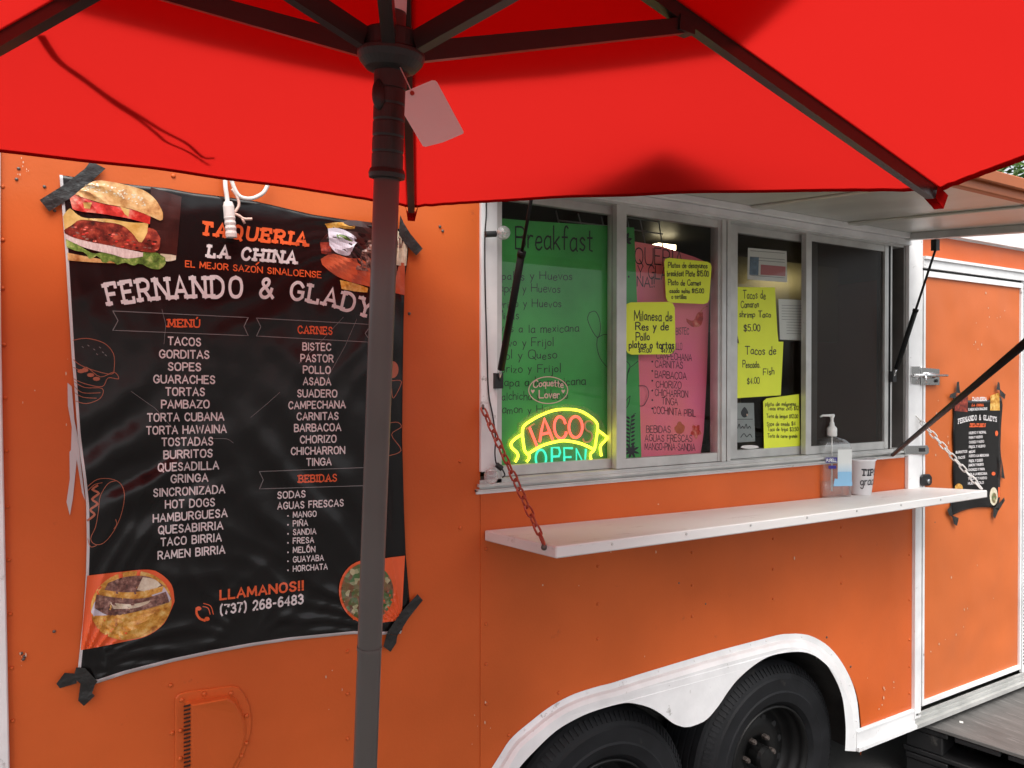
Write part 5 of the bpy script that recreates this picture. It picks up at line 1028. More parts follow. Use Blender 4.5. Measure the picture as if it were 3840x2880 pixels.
for s, a, b, y, y2 in (('BISTEC', 470, 560, 800, 800), ('POLLO', 440, 512, 905, 905), ('CAMPECHANA', 335, 580, 968, 985), ('CARNITAS', 325, 517, 1030, 1034), ('BARBACOA', 325, 542, 1098, 1112), ('CHORIZO', 332, 507, 1168, 1172), ('CHICHARRON', 325, 553, 1224, 1236), ('TINGA', 372, 482, 1284, 1290), ('COCHINITA PIBIL', 312, 606, 1345, 1370), ('BEBIDAS', 265, 432, 1478, 1480), ('AGUAS FRESCAS', 255, 582, 1538, 1542), ('MANGO-PIÑA-SANDIA', 255, 602, 1596, 1604)):
    hand(pp, s, qp, a, b, y, y2, 25, po, .10)
bm = NB()
for y in (988, 1052, 1120, 1188, 1254, 1312): poly_on(bm, [qp(306+6*math.cos(t), y+7*math.sin(t)) for t in [k*.785 for k in range(8)]], po)
build(bm, 'bullet_mark', M['marker'], pp, kind='stuff')
bm = NB(); grid_on(bm, [qp(*p) for p in ((540, 690), (590, 705), (620, 650), (655, 645))], [qp(*p) for p in ((545, 715), (585, 748), (640, 740), (658, 690))], po, 0, 10, 3); draw_on(bm, [qp(635, 650), qp(660, 620), qp(685, 605)], 4, po); build(bm, 'chili_drawing', M['p_red'], pp, kind='stuff')
bm = NB(); blob_on(bm, [qp(495+36*math.cos(t)*(1 if math.sin(t) > -.4 else .6), 1445+44*math.sin(t)) for t in [k*.4 for k in range(16)]], po, 0, 2); build(bm, 'drink_drawing', M['p_clay'], pp, kind='stuff')
bm = NB(); blob_on(bm, [qp(608+32*math.cos(t)*(1+.25*math.sin(5*t)), 1470+44*math.sin(t)*(1+.25*math.sin(5*t))) for t in [k*.3 for k in range(21)]], po, 0, 2); build(bm, 'flower_drawing', M['p_red'], pp, kind='stuff')
NG = 'yellow price notes on the window glass'
def note(label, P, off, lines, q, rnd=0):
    n_, no = paper('price_note', label, 'note', subdiv(rounded(P, rnd) if rnd else P, 60), off, M['yellow'], NG, curl=.0004)
    for s, a, b, y, h, t in lines: hand(n_, s, q, a, b, y, y, h, no, t, jit=.08)
note('upper yellow note with rounded corners over the pink poster', [(2490, 965), (2670, 983), (2658, 1141), (2498, 1134)], -.0085, (('Platos de desayunos', 1375, 1645, 525, 20, .15), ('breakfast Plate $15.00', 1368, 1655, 582, 20, .16), ('Plato de Carnes', 1375, 1600, 645, 20, .16), ('asada salsa $15.00', 1385, 1620, 697, 16, .17), ('o tortillas', 1398, 1500, 738, 16, .17)), q5, 18)
note('yellow note reading Milanesa overlapping the green and pink posters', [(2343, 1134), (2530, 1132), (2533, 1328), (2347, 1330)], -.0085, (('Milanesa de', 1140, 1402, 888, 36, .12), ('Res y de', 1150, 1375, 953, 28, .15), ('Pollo', 1152, 1245, 1025, 28, .16), ('platos o tortas', 1105, 1415, 1078, 27, .17), ('$15.00     $17.00', 1170, 1415, 1108, 15, .18)), q5, 22)
note('yellow sheet about shrimp tacos below the taped certificate', [(2759, 1076), (2906, 1078), (2915, 1240), (2920, 1286), (2772, 1290), (2755, 1200)], -.0355, (('Tacos de', 270, 425, 738, 30, .11), ('Camaron', 255, 378, 798, 24, .13), ('shrimp Taco', 245, 462, 866, 22, .13), ('$5.00', 275, 388, 960, 25, .14)), q6)
note('yellow sheet about fish tacos hanging under the shrimp taco sheet', [(2766, 1287), (2938, 1281), (2928, 1482), (2765, 1493)], -.0370, (('Tacos de', 285, 497, 1122, 30, .12), ('Pescado.', 268, 388, 1212, 24, .15), ('Fish', 410, 485, 1262, 25, .12), ('$4.00', 298, 382, 1325, 22, .14)), q6)
note('bright yellow sheet of many small lines near the bottom of the third pane', [(2862, 1505), (2875, 1494), (2996, 1478), (3001, 1672), (2865, 1682)], -.0345, (('plato de milanesa', 425, 635, 1478, 14, .14), ('Tacos arroz 2x15 $12', 438, 655, 1508, 14, .14), ('Torta de lengua $12.00', 432, 650, 1562, 14, .14), ('Sope de asada $4', 435, 632, 1615, 14, .14), ('Taco de tripa $3.50', 440, 652, 1652, 14, .14), ('Torta de carne grande', 440, 645, 1698, 14, .14)), q6)
ct, cto = paper('certificate', 'white certificate with a blue and red print taped at the top of the third pane', 'certificate', subdiv([(2805, 929), (2950, 942), (2952, 1059), (2803, 1048)]), -.046, M['paper'])
bm = NB(); grid_on(bm, [(2812, 962), (2846, 964)], [(2810, 1030), (2844, 1032)], cto); build(bm, 'blue_field', mat('print_blue', (.13, .19, .26), .5, var=.3, vs_=30), ct)
bm = NB(); grid_on(bm, [(2853, 992), (2946, 1000)], [(2852, 1030), (2945, 1036)], cto); build(bm, 'red_field', mat('print_red', (.50, .16, .17), .5), ct)
bm = NB()
for y in (948, 972, 982, 1040): draw_on(bm, dense([(2815, y-8), (2942, y+2)]), 2, cto, 0, False)
build(bm, 'print_line', M['p_grey'], ct, kind='stuff')
wc, wco = paper('permit_sheet', 'white permit sheet in a plastic sleeve beside the shrimp taco note', 'permit', subdiv([(2919, 1121), (3018, 1126), (3018, 1277), (2925, 1273)]), -.048, M['paper'])
bm = NB()
for k in range(11):
    y = 1145+k*10.5; draw_on(bm, dense([(2932+(18 if 5 < k else 0), y), (3005, y+2)]), 1.6, wco, 0, False)
build(bm, 'print_line', M['p_grey'], wc, kind='stuff')
gs, gso = paper('grey_sticker', 'small grey sticker with a flame emblem low on the third pane', 'sticker', subdiv([(2758, 1511), (2827, 1511), (2832, 1655), (2757, 1660)]), -.045, M['paper_grey'])
bm = NB(); blob_on(bm, [(2792+14*math.sin(t)*(1-.5*max(0, math.cos(t))), 1546-20*math.cos(t)) for t in [k*.4 for k in range(16)]], gso, 0, 2); build(bm, 'flame_emblem', M['marker'], gs)
bm = NB(); write(bm, 'EXIT', lambda s, t, k: W(2766+50*s, 1618-14*t, gso(0, 0)+.00003*k), t=.2) if False else draw_on(bm, dense([(2765, 1572), (2822, 1572)]), 2, gso, 0, False)
for k in range(4): draw_on(bm, [(2766+k*13, 1606), (2772+k*13, 1590+k % 2*8), (2776+k*13, 1606)], 2.6, gso)
draw_on(bm, [(2778, 1640), (2790, 1626), (2800, 1638), (2812, 1628), (2820, 1640)], 3, gso); build(bm, 'print_line', M['marker'], gs, kind='stuff')
bm = NB(); blob_on(bm, [(2812+34*math.cos(t)*(1+.08*math.sin(7*t)), 1676+7*math.sin(t)) for t in [k*.3 for k in range(21)]], lambda x, y: -.0365, 0, 2); build(bm, 'glue_mark', M['paper'], s4.parent)
# oval sticker on the first pane
st = thing('oval_sticker', 'pink oval outline sticker on the left pane just above the neon sign', 'sticker', W(2056, 1463, -.037)); so = lambda x, y: -.0375
bm = NB(); draw_on(bm, [(2056+73*math.cos(t), 1463+50*math.sin(t)) for t in [k*.2 for k in range(32)]], 3.2, so, closed=True); build(bm, 'oval_outline', M['s_pink'], st)
bm = NB(); write(bm, 'Coquette', lambda s, t, k: W(2000+112*s, 1455-26*t-8*math.sin(math.pi*s), -.0375+.00003*k), t=.15); build(bm, 'lettering', M['s_pink'], st)
bm = NB(); write(bm, 'Lover', lambda s, t, k: W(2022+76*s, 1492-28*t, -.0375+.00003*k), t=.15); build(bm, 'lettering', M['s_pink'], st)
for hx in (1998, 2112):
    bm = NB(); poly_on(bm, [(hx, 1476), (hx-7, 1466), (hx-5, 1460), (hx, 1464), (hx+5, 1460), (hx+7, 1466)], -.0375); build(bm, 'heart', M['s_pink'], st)
# neon sign
NO = -.050
def q9(x, y): return (1780+x*.4823, 1300+y*.4823)
ns = thing('neon_sign', 'lit neon sign with yellow taco outline, red TACOS and teal OPEN inside the left pane', 'neon sign', W(2080, 1700, NO))
def neon(P, r, m, name, closed=False, sm=True):
    pts = [W(*q9(*p), NO) for p in P]; pts = smooth_pts(pts, 5, closed) if sm else pts; bm = NB(); add_tube(bm, pts, r, 8, closed=closed); build(bm, name, M[m], ns, smooth=True)
Y = 'n_yellow'
neon([(405, 895), (425, 855), (390, 810), (378, 740), (372, 680), (380, 622), (430, 580), (520, 530), (620, 495), (720, 487), (820, 500), (900, 545), (948, 590), (955, 640), (945, 720), (930, 800), (900, 838), (910, 895)], .0043, Y, 'outline_tube')
neon([(410, 838), (520, 772), (640, 738), (720, 733), (830, 755), (925, 798)], .0043, Y, 'outline_tube')
neon([(370, 682), (320, 712), (285, 750), (290, 785), (330, 825), (335, 860), (315, 895)], .0043, Y, 'outline_tube'); neon([(960, 652), (1000, 680), (1026, 705), (1015, 730), (978, 775), (985, 850)], .0043, Y, 'outline_tube')
for P in ([(425, 625), (455, 700), (485, 775)],): neon(P, .0042, 'n_red', 'letter_tube')
neon([(400, 640), (465, 600)], .0028, 'n_off', 'letter_tube', sm=False)
neon([(505, 742), (520, 650), (543, 560), (575, 640), (608, 725)], .0042, 'n_red', 'letter_tube', sm=False); neon([(522, 680), (590, 668)], .0042, 'n_red', 'letter_tube', sm=False)
neon([(705, 600), (690, 560), (655, 545), (625, 580), (620, 640), (640, 695), (675, 715), (705, 690), (712, 660)], .0042, 'n_red', 'letter_tube')
neon([(785+52*math.cos(t), 625+82*math.sin(t)) for t in [k*math.pi/8 for k in range(16)]], .0042, 'n_red', 'letter_tube', True)
neon([(918, 602), (900, 582), (868, 585), (855, 615), (870, 650), (905, 670), (912, 705), (890, 738), (855, 738), (842, 715)], .0030, 'n_off', 'letter_tube')
Tl = 'n_teal'
neon([(515+40*math.cos(t), 870+68*math.sin(t)) for t in [k*math.pi/8 for k in range(16)]], .0036, Tl, 'letter_tube', True)
neon([(600, 930), (600, 786), (655, 786), (664, 820), (655, 852), (604, 856)], .0036, Tl, 'letter_tube', sm=False)
neon([(760, 790), (695, 788), (697, 860), (750, 858)], .0036, Tl, 'letter_tube', sm=False); neon([(697, 855), (697, 930), (760, 930)], .0036, Tl, 'letter_tube', sm=False)
neon([(792, 930), (790, 795), (855, 925), (865, 795)], .0036, Tl, 'letter_tube', sm=False)
bk_ = [q9(*p) for p in ((275, 960), (285, 840), (245, 760), (265, 710), (330, 660), (335, 600), (420, 530), (560, 465), (720, 445), (860, 470), (960, 530), (1000, 600), (1040, 690), (1030, 760), (1010, 800), (1030, 960))]
bm = NB(); add_prism(bm, [W(x, y, NO-.0062) for x, y in bk_], [W(x, y, NO-.0062)+Vector((0, .003, 0)) for x, y in bk_]); build(bm, 'backing_plate', M['acrylic'], ns)
# wire rack seen above the posters
wr = thing('wire_rack', 'white wire rack hanging inside above the green and pink posters', 'rack', W(2400, 900, -.35))
bm = NB()
rk = lambda x, y: W(x, y, -.30)
for a, b in (((2085, 790), (2105, 880)), ((2168, 800), (2190, 880)), ((2255, 812), (2270, 880)), ((2092, 826), (2300, 850)), ((2345, 815), (2475, 832)), ((2400, 822), (2425, 940)), ((2470, 830), (2488, 945)), ((2355, 858), (2485, 878)), ((2350, 815), (2372, 930))): add_tube(bm, [rk(*a), rk(*b)], .0028, 6)
build(bm, 'wire', M['wire'], wr, kind='stuff')
# fixtures inside: strip light over the worktop seen above the pink poster
bm = NB(); a = W(2470, 905, -1.1); add_box(bm, a.x, a.x+.12, a.y, a.y+.05, a.z-.035, a.z-.008); build(bm, 'worktop_lamp', M['lamp'], T_)
bm = NB(); a = W(2780, 925, -1.3); add_box(bm, a.x-.05, a.x+.95, a.y+.03, a.y+.06, a.z-.55, a.z+.22); build(bm, 'steel_screen', M['steel'], T_)

# ================================================================== lights and cords
ls = thing('string_light', 'black cord with two clear globe bulbs hanging down the white window post', 'string light', W(1830, 1500, .02))
cpts = [(1822, 720), (1824, 800), (1818, 900), (1820, 1100), (1826, 1300), (1832, 1470), (1848, 1560), (1858, 1640), (1856, 1700), (1862, 1740), (1880, 1755), (1893, 1780), (1884, 1790)]
bm = NB(); add_tube(bm, smooth_pts([W(x, y, .018+.004*math.sin(i)) for i, (x, y) in enumerate(cpts)], 5), .0022, 8); build(bm, 'cord', M['black'], ls, smooth=True)
bm = NB(); s0, s1 = W(1820, 879, .035), W(1860, 877, .040); add_tube(bm, [s0, s1], .0085, 14); add_tube(bm, [s0, W(1819, 870, .016)], .003, 6); build(bm, 'socket', M['black'], ls, smooth=False)
c0 = W(1888, 873, .043)
bm = NB(); add_sphere(bm, c0, .0195, u=24, v=14); build(bm, 'bulb', M['bulb'], ls, smooth=True)
bm = NB(); add_tube(bm, smooth_pts([c0+Vector((-.012, 0, 0)), c0+Vector((-.002, 0, .006)), c0+Vector((.004, 0, -.004)), c0+Vector((.008, 0, .003))], 4), .0012, 5); add_lathe(bm, [(.006, 0), (.004, .012)], c0+Vector((-.019, 0, 0)), (1, 0, 0), 8); build(bm, 'filament', M['s_pink'], ls)
bm = NB(); add_tube(bm, [W(1862, 1742, .03), W(1882, 1758, .034)], .008, 12); build(bm, 'socket', M['black'], ls)
c1 = W(1842, 1785, .036)
bm = NB(); add_sphere(bm, c1, .0205, u=24, v=14, sq=(1, 1, 1.15)); build(bm, 'bulb', M['bulb'], ls, smooth=True)
ec = thing('extension_cord', 'white extension cord with its socket end hanging over the top of the menu banner', 'cord', W(855, 760, .03))
y3b = lambda x, y, o=.028: W(200+x*.3617, 640+y*.3617, o)
bm = NB(); add_tube(bm, smooth_pts([y3b(1770, -120, .02), y3b(1780, 60, .024), y3b(1785, 170), y3b(1800, 270), y3b(1805, 330)], 5), .0052, 10); add_tube(bm, smooth_pts([y3b(1830, 40), y3b(1880, 190), y3b(1940, 270), y3b(2040, 290), y3b(2130, 260), y3b(2195, 205), y3b(2260, 60)], 6), .0048, 10)
build(bm, 'cable', M['cord'], ec, smooth=True)
bm = NB(); A = y3b(1812, 325, .030); B = y3b(1842, 632, .030); dv = (B-A); prof = [(.0095, 0), (.0125, .010), (.0125, .035)]+[(.0115 if k % 2 else .0130, .037+.006*k) for k in range(7)]+[(.0125, .082), (.0115, dv.length)]
add_lathe(bm, prof, A, dv, 16); build(bm, 'socket_end', M['cord'], ec)
bm = NB(); add_tube(bm, smooth_pts([y3b(1850, 190), y3b(1900, 260), y3b(1925, 350), y3b(1890, 420), y3b(1870, 440), y3b(1930, 470), y3b(1980, 500), y3b(2060, 500)], 5), .0032, 8); add_tube(bm, [y3b(1950, 480), y3b(1985, 550)], .003, 6); build(bm, 'twist_tie', M['s_pink'], ec, smooth=True)

# ================================================================== things on the counter
def on_shelf(px, py):
    n = (br-bl).cross(fl_-bl).normalized(); d = ray(px, py); return CAM+d*((bl-CAM).dot(n)/d.dot(n))
sb = on_shelf(3119, 1859); sb.z -= .002
bt_ = thing('hand_sanitiser', 'clear pump bottle of hand sanitiser with blue label on the white counter', 'bottle', sb)
ang = R(-22); RM = Matrix.Translation(sb) @ Matrix.Rotation(ang, 4, 'Z')
def rbox_lathe(prof, mx=None, seg=7):        # rounded rectangular body: (half x, half y, corner, z)
    bm = NB(); rings = []
    for hx, hy, c, z in prof:
        ring = []
        for qx, qy, a0 in ((1, 1, 0), (-1, 1, 90), (-1, -1, 180), (1, -1, 270)):
            for k in range(seg): t = R(a0+90*k/(seg-1)); ring.append(bm.verts.new(RM @ Vector((qx*(hx-c)+c*math.cos(t), qy*(hy-c)+c*math.sin(t), z))))
        rings.append(ring)
    n = len(rings[0])
    for a, b in zip(rings, rings[1:]):
        for i in range(n): bm.faces.new((a[i], a[(i+1) % n], b[(i+1) % n], b[i]))
    bm.faces.new(list(reversed(rings[0]))); bm.faces.new(rings[-1]); bmesh.ops.recalc_face_normals(bm, faces=bm.faces); return bm
bw, bd_ = .062, .042
build(rbox_lathe([(bw-.006, bd_-.006, .012, 0), (bw, bd_, .016, .006), (bw, bd_, .016, .19), (bw-.004, bd_-.003, .016, .208), (bw-.02, bd_-.012, .016, .222), (.018, .018, .017, .230), (.016, .016, .0155, .240)]), 'bottle_body', M['bottle'], bt_, smooth=True)
build(rbox_lathe([(bw-.009, bd_-.009, .010, .004), (bw-.003, bd_-.003, .014, .009), (bw-.003, bd_-.003, .014, .062)]), 'gel', M['gel'], bt_, smooth=True)
def bq(x, y, z): return RM @ Vector((x, y, z))
ax_ = Vector((0, 0, 1)); bm = NB(); add_lathe(bm, [(.0175, 0), (.0185, .004), (.0185, .030), (.013, .038), (.010, .040), (.0085, .052), (.006, .056), (.006, .070), (.009, .074), (.009, .080), (.004, .083)], sb+Vector((0, 0, .233)), ax_, 20)
hd = sb+Vector((0, 0, .313)); nd = (-rt*.95+fw*-.2).normalized(); add_tube(bm, [hd+nd*-.008, hd+nd*.018, hd+nd*.040, hd+nd*.052+Vector((0, 0, -.005))], [.006, .005, .0042, .0035], 10); build(bm, 'pump', M['pump'], bt_, smooth=True)
bm = NB(); add_tube(bm, [sb+Vector((0, 0, .02)), sb+Vector((0, 0, .235))], .003, 8); build(bm, 'dip_tube', M['pump'], bt_)
bm = NB(); e = .0008
def face4(bm, P, mi=0): bm.faces.new([bm.verts.new(p) for p in P]).material_index = mi
# back label seen through the bottle: white above, blue below
L0, L1 = -.002, .056
face4(bm, [bq(L0, -bd_-e, .10), bq(L1, -bd_-e, .10), bq(L1, -bd_-e, .185), bq(L0, -bd_-e, .185)], 0)
face4(bm, [bq(L0, -bd_-e, .06), bq(L1, -bd_-e, .06), bq(L1, -bd_-e, .0999), bq(L0, -bd_-e, .0999)], 1)
face4(bm, [bq(L0-.018, -bd_-e*1.3, .045), bq(L1+.002, -bd_-e*1.3, .045), bq(L1+.002, -bd_-e*1.3, .0595), bq(L0-.012, -bd_-e*1.3, .075)], 1)
gm = bpy.data.materials.new('label_gradient'); gm.use_nodes = True; nn2 = gm.node_tree.nodes; tc = nn2.new('ShaderNodeTexCoord'); sp = nn2.new('ShaderNodeSeparateXYZ'); mr = nn2.new('ShaderNodeMapRange'); cr = nn2.new('ShaderNodeMix'); cr.data_type = 'RGBA'
mr.inputs[1].default_value = sb.z+.07; mr.inputs[2].default_value = sb.z+.135; cr.inputs[6].default_value = (.25, .50, .72, 1); cr.inputs[7].default_value = (.70, .74, .72, 1)
gm.node_tree.links.new(tc.outputs['Object'], sp.inputs[0]); gm.node_tree.links.new(sp.outputs[2], mr.inputs[0]); gm.node_tree.links.new(mr.outputs[0], cr.inputs[0]); gm.node_tree.links.new(cr.outputs[2], nn2['Principled BSDF'].inputs['Base Color']); nn2['Principled BSDF'].inputs['Roughness'].default_value = .4
build(bm, 'label', [gm, M['label_blue']], bt_)
bm = NB(); face4(bm, [bq(-.052, -bd_-e, .135), bq(-.005, -bd_-e, .135), bq(-.005, -bd_-e, .155), bq(-.052, -bd_-e, .155)], 0); face4(bm, [bq(-.040, -bd_-e, .112), bq(-.008, -bd_-e, .112), bq(-.008, -bd_-e, .124), bq(-.040, -bd_-e, .124)], 0)
build(bm, 'front_label', M['label_navy'], bt_)
bm = NB(); write(bm, 'PURELL', lambda s, t, k: bq(-.049+.040*s, -bd_-e*2-.00003*k, .139+.011*t), t=.22); build(bm, 'lettering', M['label_white'], bt_)
cb_ = on_shelf(3226, 1852); cu = thing('tip_cup', 'frosted plastic tip cup with black marker lettering behind the sanitiser bottle', 'cup', cb_)
bm = NB(); r0, r1, hh = .040, .055, .140; add_lathe(bm, [(r0-.004, .0), (r0, .003), (r1-.001, hh-.008), (r1+.002, hh-.006), (r1+.003, hh), (r1-.001, hh+.001), (r1-.003, hh-.006), (r0-.002, .006), (0, .006)], cb_, (0, 0, 1), 40, cap=False); bmesh.ops.recalc_face_normals(bm, faces=bm.faces); build(bm, 'cup_body', M['cup'], cu, smooth=True)
f0 = math.atan2(-cb_.y, -cb_.x)
def cupf(a0, a1, z0, h): return lambda s, t, k: cb_+Vector((math.cos(f0+a0+(a1-a0)*s), math.sin(f0+a0+(a1-a0)*s), 0))*(r0+(r1-r0)*(z0+h*t)/hh+.0012+.00003*k)+Vector((0, 0, z0+h*t))
bm = NB(); write(bm, 'TIPS', cupf(.10, 1.5, .078, .024), t=.20, slab=True, gap=.4); build(bm, 'lettering', M['marker'], cu)
bm = NB(); write(bm, 'gracias', cupf(0., 2.0, .040, .034), t=.11, jit=.05); build(bm, 'lettering', M['marker'], cu)

# ================================================================== small menu poster on the door
def d5(x, y): return (3440+x*.3617, 1400+y*.3617)
PO = .0095
def po5(x, y): return PO+.0018*math.sin((x-3560)/17)*(1 if y > 1480 else .3)+.0012*math.sin(y/23)
sm = thing('door_menu', 'small black vinyl menu with the same headline taped to the orange door', 'poster', W(3640, 1900))
Lf = [(372, 250), (378, 400), (372, 640), (378, 850), (372, 1050), (378, 1200), (350, 1330), (345, 1420), (350, 1480)]; Rg = [(870, 250), (885, 330), (868, 560), (862, 760), (870, 900), (860, 1100), (858, 1260), (850, 1350), (820, 1400)]
a = resample([d5(*p) for p in Lf], 31); b = resample([d5(*p) for p in Rg], 31); bm = NB(); V = []
for j in range(31):
    sag = 12*math.exp(-j/2.); sag2 = -16*math.exp(-(30-j)/3.)
    V.append([bm.verts.new(W(a[j][0]+(b[j][0]-a[j][0])*i/20, a[j][1]+(b[j][1]-a[j][1])*i/20+(sag+sag2)*4*(i/20)*(1-i/20), po5(a[j][0]+(b[j][0]-a[j][0])*i/20, a[j][1]+(b[j][1]-a[j][1])*i/20))) for i in range(21)])
for j in range(30):
    for i in range(20): bm.faces.new((V[j][i], V[j+1][i], V[j+1][i+1], V[j][i+1]))
g = bmesh.ops.extrude_face_region(bm, geom=list(bm.faces))
for v in g['geom']:
    if isinstance(v, bmesh.types.BMVert): v.co.y += .0008
bmesh.ops.recalc_face_normals(bm, faces=bm.faces); build(bm, 'sheet', M['vinyl'], sm, smooth=True)
pf = lambda x, y: po5(x, y)+.0010
bm = NB(); write(bm, 'FERNANDO & GLADYS', lambda s, t, k: W(*(lambda x, y: (x, y, pf(x, y)+.00003*k))(3440+.3617*(420+405*s), 1400+.3617*(500-(50)*math.sin(math.pi*s)*.5-52*t-(0)*s)))) if False else write(bm, 'FERNANDO & GLADYS', lambda s, t, k: (lambda x, y: W(x, y, pf(x, y)+.00003*k))(3440+.3617*(425+398*s), 1400+.3617*(522-30*math.sin(math.pi*s)-20*s-48*t)), t=.2, slab=True, gap=.4)
build(bm, 'lettering', M['p_white'], sm)
for s, x0, x1, y, h, m, sl in (('TAQUERIA', 565, 715, 285, 36, 'p_white', True), ('LA CHINA', 565, 685, 340, 22, 'p_orange', True), ('DESAYUNOS', 545, 705, 555, 34, 'p_orange', True)):
    bm = NB(); write(bm, s, (lambda x0, x1, y, h: lambda s_, t, k: (lambda x, yy: W(x, yy, pf(x, yy)+.00003*k))(*d5(x0+(x1-x0)*s_+6*t, y-h*t+6*(1-s_)*0)))(x0, x1, y, h), t=.24, slab=sl, gap=.34); build(bm, 'lettering', M[m], sm)
for k, (s, x0, x1, y) in enumerate((('EL MEJOR SAZON SINALOENSE', 530, 725, 388), ('HUEVO Y NOPAL', 535, 715, 632), ('PAPA Y HUEVO', 535, 678, 680), ('CHORIZO Y HUEVO', 535, 692, 728), ('FRIJOL Y HUEVO', 535, 705, 776), ('MIGAS', 535, 600, 830), ('HUEVO A LA MEXICANA', 535, 742, 870), ('FRIJOL Y QUESO', 535, 680, 922), ('JAMON Y HUEVO', 530, 688, 966), ('CHORIZO Y PAPA', 525, 700, 1014), ('PAPA A LA MEXICANA', 525, 725, 1060), ('TOCINO Y HUEVO', 525, 722, 1106), ('HUEVO SOLO', 525, 690, 1154), ('BURRITOS', 398, 518, 832), ('TACOS', 420, 495, 890))):
    bm = NB(); type_(bm, s, (lambda x0, x1, y: lambda s_, t, k_: (lambda x, yy: W(x, yy, pf(x, yy)))(*d5(x0+(x1-x0)*s_, y-26*t-10*s_)))(x0, x1, y), .03); build(bm, 'lettering', M['p_white'], sm)
bm = NB(); o5 = lambda x, y: pf(x, y)+.0002
grid_on(bm, [d5(400, 230), d5(525, 220)], [d5(385, 390), d5(520, 400)], o5, 0, 6, 6); build(bm, 'food_picture', M['p_patty'], sm)
bm = NB(); grid_on(bm, [d5(760, 230), d5(850, 200)], [d5(755, 385), d5(855, 385)], o5, 0, 6, 6); build(bm, 'food_picture', M['p_tort'], sm)
bm = NB(); blob_on(bm, [d5(792+42*math.cos(t), 1275+95*math.sin(t)) for t in [k*.4 for k in range(16)]], o5, 0, 3); build(bm, 'food_picture', M['p_cream'], sm)
bm = NB(); blob_on(bm, [d5(430+42*math.cos(t), 1190+48*math.sin(t)) for t in [k*.4 for k in range(16)]], o5, 0, 3); build(bm, 'food_picture', M['p_tort'], sm)
bm = NB(); blob_on(bm, [d5(795+26*math.cos(t), 1290+55*math.sin(t)) for t in [k*.4 for k in range(16)]], lambda x, y: pf(x, y)+.0005, 0, 3); build(bm, 'food_picture', M['p_taco'], sm)
bm = NB(); grid_on(bm, [d5(838, 1180), d5(858, 1180)], [d5(838, 1290), d5(856, 1280)], pf, 0, 2, 4); build(bm, 'orange_print', M['p_orange'], sm)
bm = NB(); blob_on(bm, [d5(822+16*math.cos(t), 622+28*math.sin(t)) for t in [k*.4 for k in range(16)]], o5, 0, 2); build(bm, 'orange_print', M['p_orange'], sm)
bm = NB(); blob_on(bm, [d5(790+20*math.cos(t), 1040+20*math.sin(t)) for t in [k*.4 for k in range(16)]], o5, 0, 2); build(bm, 'orange_print', M['p_orange'], sm)
for P in ([(400, 260), (330, 250), (345, 215), (400, 195)], [(400, 200), (410, 90), (432, 85), (440, 170), (450, 210)], [(820, 165), (835, 85), (852, 100), (860, 180)], [(850, 160), (915, 220), (905, 270), (860, 230)], [(350, 1370), (310, 1415), (330, 1470), (370, 1490)], [(355, 1470), (430, 1500), (412, 1582), (380, 1560)], [(900, 1285), (908, 1320), (845, 1420), (800, 1400)], [(790, 1400), (850, 1400), (805, 1508), (785, 1480)], [(870, 860), (870, 1080), (908, 1095)]):
    tape([d5(*p) for p in P], .0155, sm)

# ================================================================== black pallets with a plywood deck
pu = Vector((.203, -.979, 0)); pv = Vector((.979, .203, 0)); p0 = Vector((3.163, 1.975, 0))
def pbox(bm, u0, u1, v0, v1, z0, z1, mi=0):
    P = [p0+pu*u+pv*v+Vector((0, 0, z)) for u in (u0, u1) for v in (v0, v1) for z in (z0, z1)]; vv = [bm.verts.new(p) for p in P]
    for f in ((0, 1, 3, 2), (4, 6, 7, 5), (0, 4, 5, 1), (2, 3, 7, 6), (0, 2, 6, 4), (1, 5, 7, 3)): bm.faces.new([vv[i] for i in f]).material_index = mi
    bmesh.ops.recalc_face_normals(bm, faces=bm.faces)
for lvl, lab in ((0, 'lower black plastic pallet on the ground beside the trailer'), (1, 'upper black plastic pallet with white A-B marking, under the plywood')):
    z = .004+lvl*.131; pa = thing('plastic_pallet', lab, 'pallet', p0+Vector((0, 0, z)), 'stacked black pallets')
    for k in range(6):
        bm = NB(); pbox(bm, .02+k*.195, .02+k*.195+.17, 0, 1.2, z+.102, z+.126); build(bm, 'deck_board', M['pallet'], pa, bevel=.004)
    for u in (.02, .52, 1.02):
        for v in (0, .52, 1.05):
            bm = NB(); pbox(bm, u, u+.15, v+.004, v+.15, z+.0205, z+.1015); build(bm, 'block', M['pallet'], pa, bevel=.006)
    for v in (0, .52, 1.05):
        bm = NB(); pbox(bm, .01, 1.18, v, v+.15, z, z+.020); build(bm, 'runner_board', M['pallet'], pa, bevel=.003)
    if lvl:
        def pf_(u0, u1, zz, h): return lambda s, t, k: p0+pu*(u0+(u1-u0)*s)+pv*(.0035-.00003*k)+Vector((0, 0, zz+h*t))
        bm = NB(); write(bm, 'A-B', pf_(.555, .63, z+.050, .026), t=.16); build(bm, 'lettering', M['p_white'], pa)
        bm = NB(); add_l = [pf_(.54, .645, z+.086, .004)(s, t, 0) for s, t in ((0, 0), (1, 0), (1, 1), (0, 1))]; face4(bm, add_l); build(bm, 'lettering', M['p_white'], pa)
        bm = NB(); add_l = [pf_(.60, .64, z+.034, .006)(s, t, 0) for s, t in ((0, 0), (1, 0), (1, 1), (0, 1))]; face4(bm, add_l); build(bm, 'lettering', M['p_white'], pa)
pw = thing('plywood_sheet', 'weathered grey plywood sheet lying on the black pallets beside the trailer', 'plywood', p0+Vector((0, 0, .27)))
bm = NB(); pbox(bm, -.01, 1.22, -.006, 1.24, .2625, .2785); build(bm, 'board', M['ply'], pw, bevel=.002)
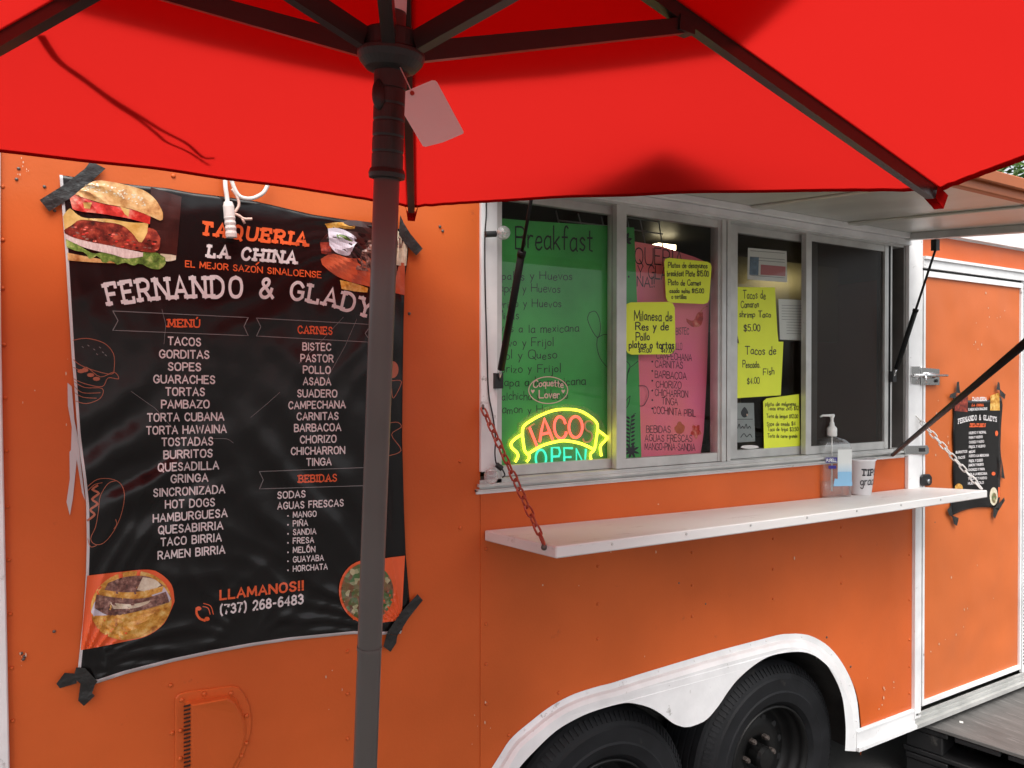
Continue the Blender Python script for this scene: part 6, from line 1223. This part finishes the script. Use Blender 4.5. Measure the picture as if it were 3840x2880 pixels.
bm = NB(); a = p0+pu*.20+pv*.12+Vector((0, 0, .2790)); face4(bm, [a, a+pv*.02-pu*.008, a+pv*.026+pu*.006, a+pv*.006+pu*.012]); build(bm, 'paper_scrap', M['paper'], pw)

# ================================================================== trees
def tree(loc, h, rad, n, label, group=None, leaf=.11):
    t = thing('tree', label, 'tree', loc, group); loc = Vector(loc); bm = NB()
    add_tube(bm, [loc, loc+Vector((.05, 0, h*.3)), loc+Vector((-.05, .05, h*.6)), loc+Vector((0, 0, h*.85))], [.22, .17, .12, .04], 10)
    cs = []
    for i in range(9):
        a = random.uniform(0, 6.28); b = loc+Vector((0, 0, h*random.uniform(.35, .7))); e = loc+Vector((math.cos(a)*rad*.75, math.sin(a)*rad*.75, h*random.uniform(.6, .95))); add_tube(bm, [b, b.lerp(e, .5)+Vector((0, 0, .1)), e], [.07, .05, .02], 6); cs.append(e)
    build(bm, 'trunk', M['bark'], t, smooth=True)
    for i in range(16):
        a = random.uniform(0, 6.28); r = rad*math.sqrt(random.random()); cs.append(loc+Vector((math.cos(a)*r, math.sin(a)*r, h*.70+h*.30*random.uniform(-1, 1)*math.sqrt(max(.05, 1-(r/rad)**2)))))
    vs_, fs = [], []
    for i in range(n):
        c = random.choice(cs); v = Vector((random.gauss(0, 1), random.gauss(0, 1), random.gauss(0, 1))).normalized()*rad*.34*random.random()**.4; p = c+v
        a = Vector((random.gauss(0, 1), random.gauss(0, 1), random.gauss(0, .6))).normalized()*leaf*random.uniform(.6, 1.2); b = a.cross(Vector((random.gauss(0, 1), random.gauss(0, 1), random.gauss(0, 1)))).normalized()*leaf*.35
        k = len(vs_); vs_ += [p-a, p+b, p+a, p-b]; fs.append((k, k+1, k+2, k+3))
    me = bpy.data.meshes.new('crown'); me.from_pydata(vs_, [], fs); me.materials.append(M['leaf']); o = bpy.data.objects.new('crown', me); link(o, t)
    return t
def under(px, py, d): p = at(px, py, d); return (p.x, p.y, 0)
tree(under(3905, 560, 10), 5.6, 2.2, 16000, 'leafy green tree showing above the trailer at the right edge of the picture', leaf=.075)
tree(under(3560, 560, 13), 5.4, 2.4, 9000, 'dark green tree behind the trailer hidden by the umbrella')
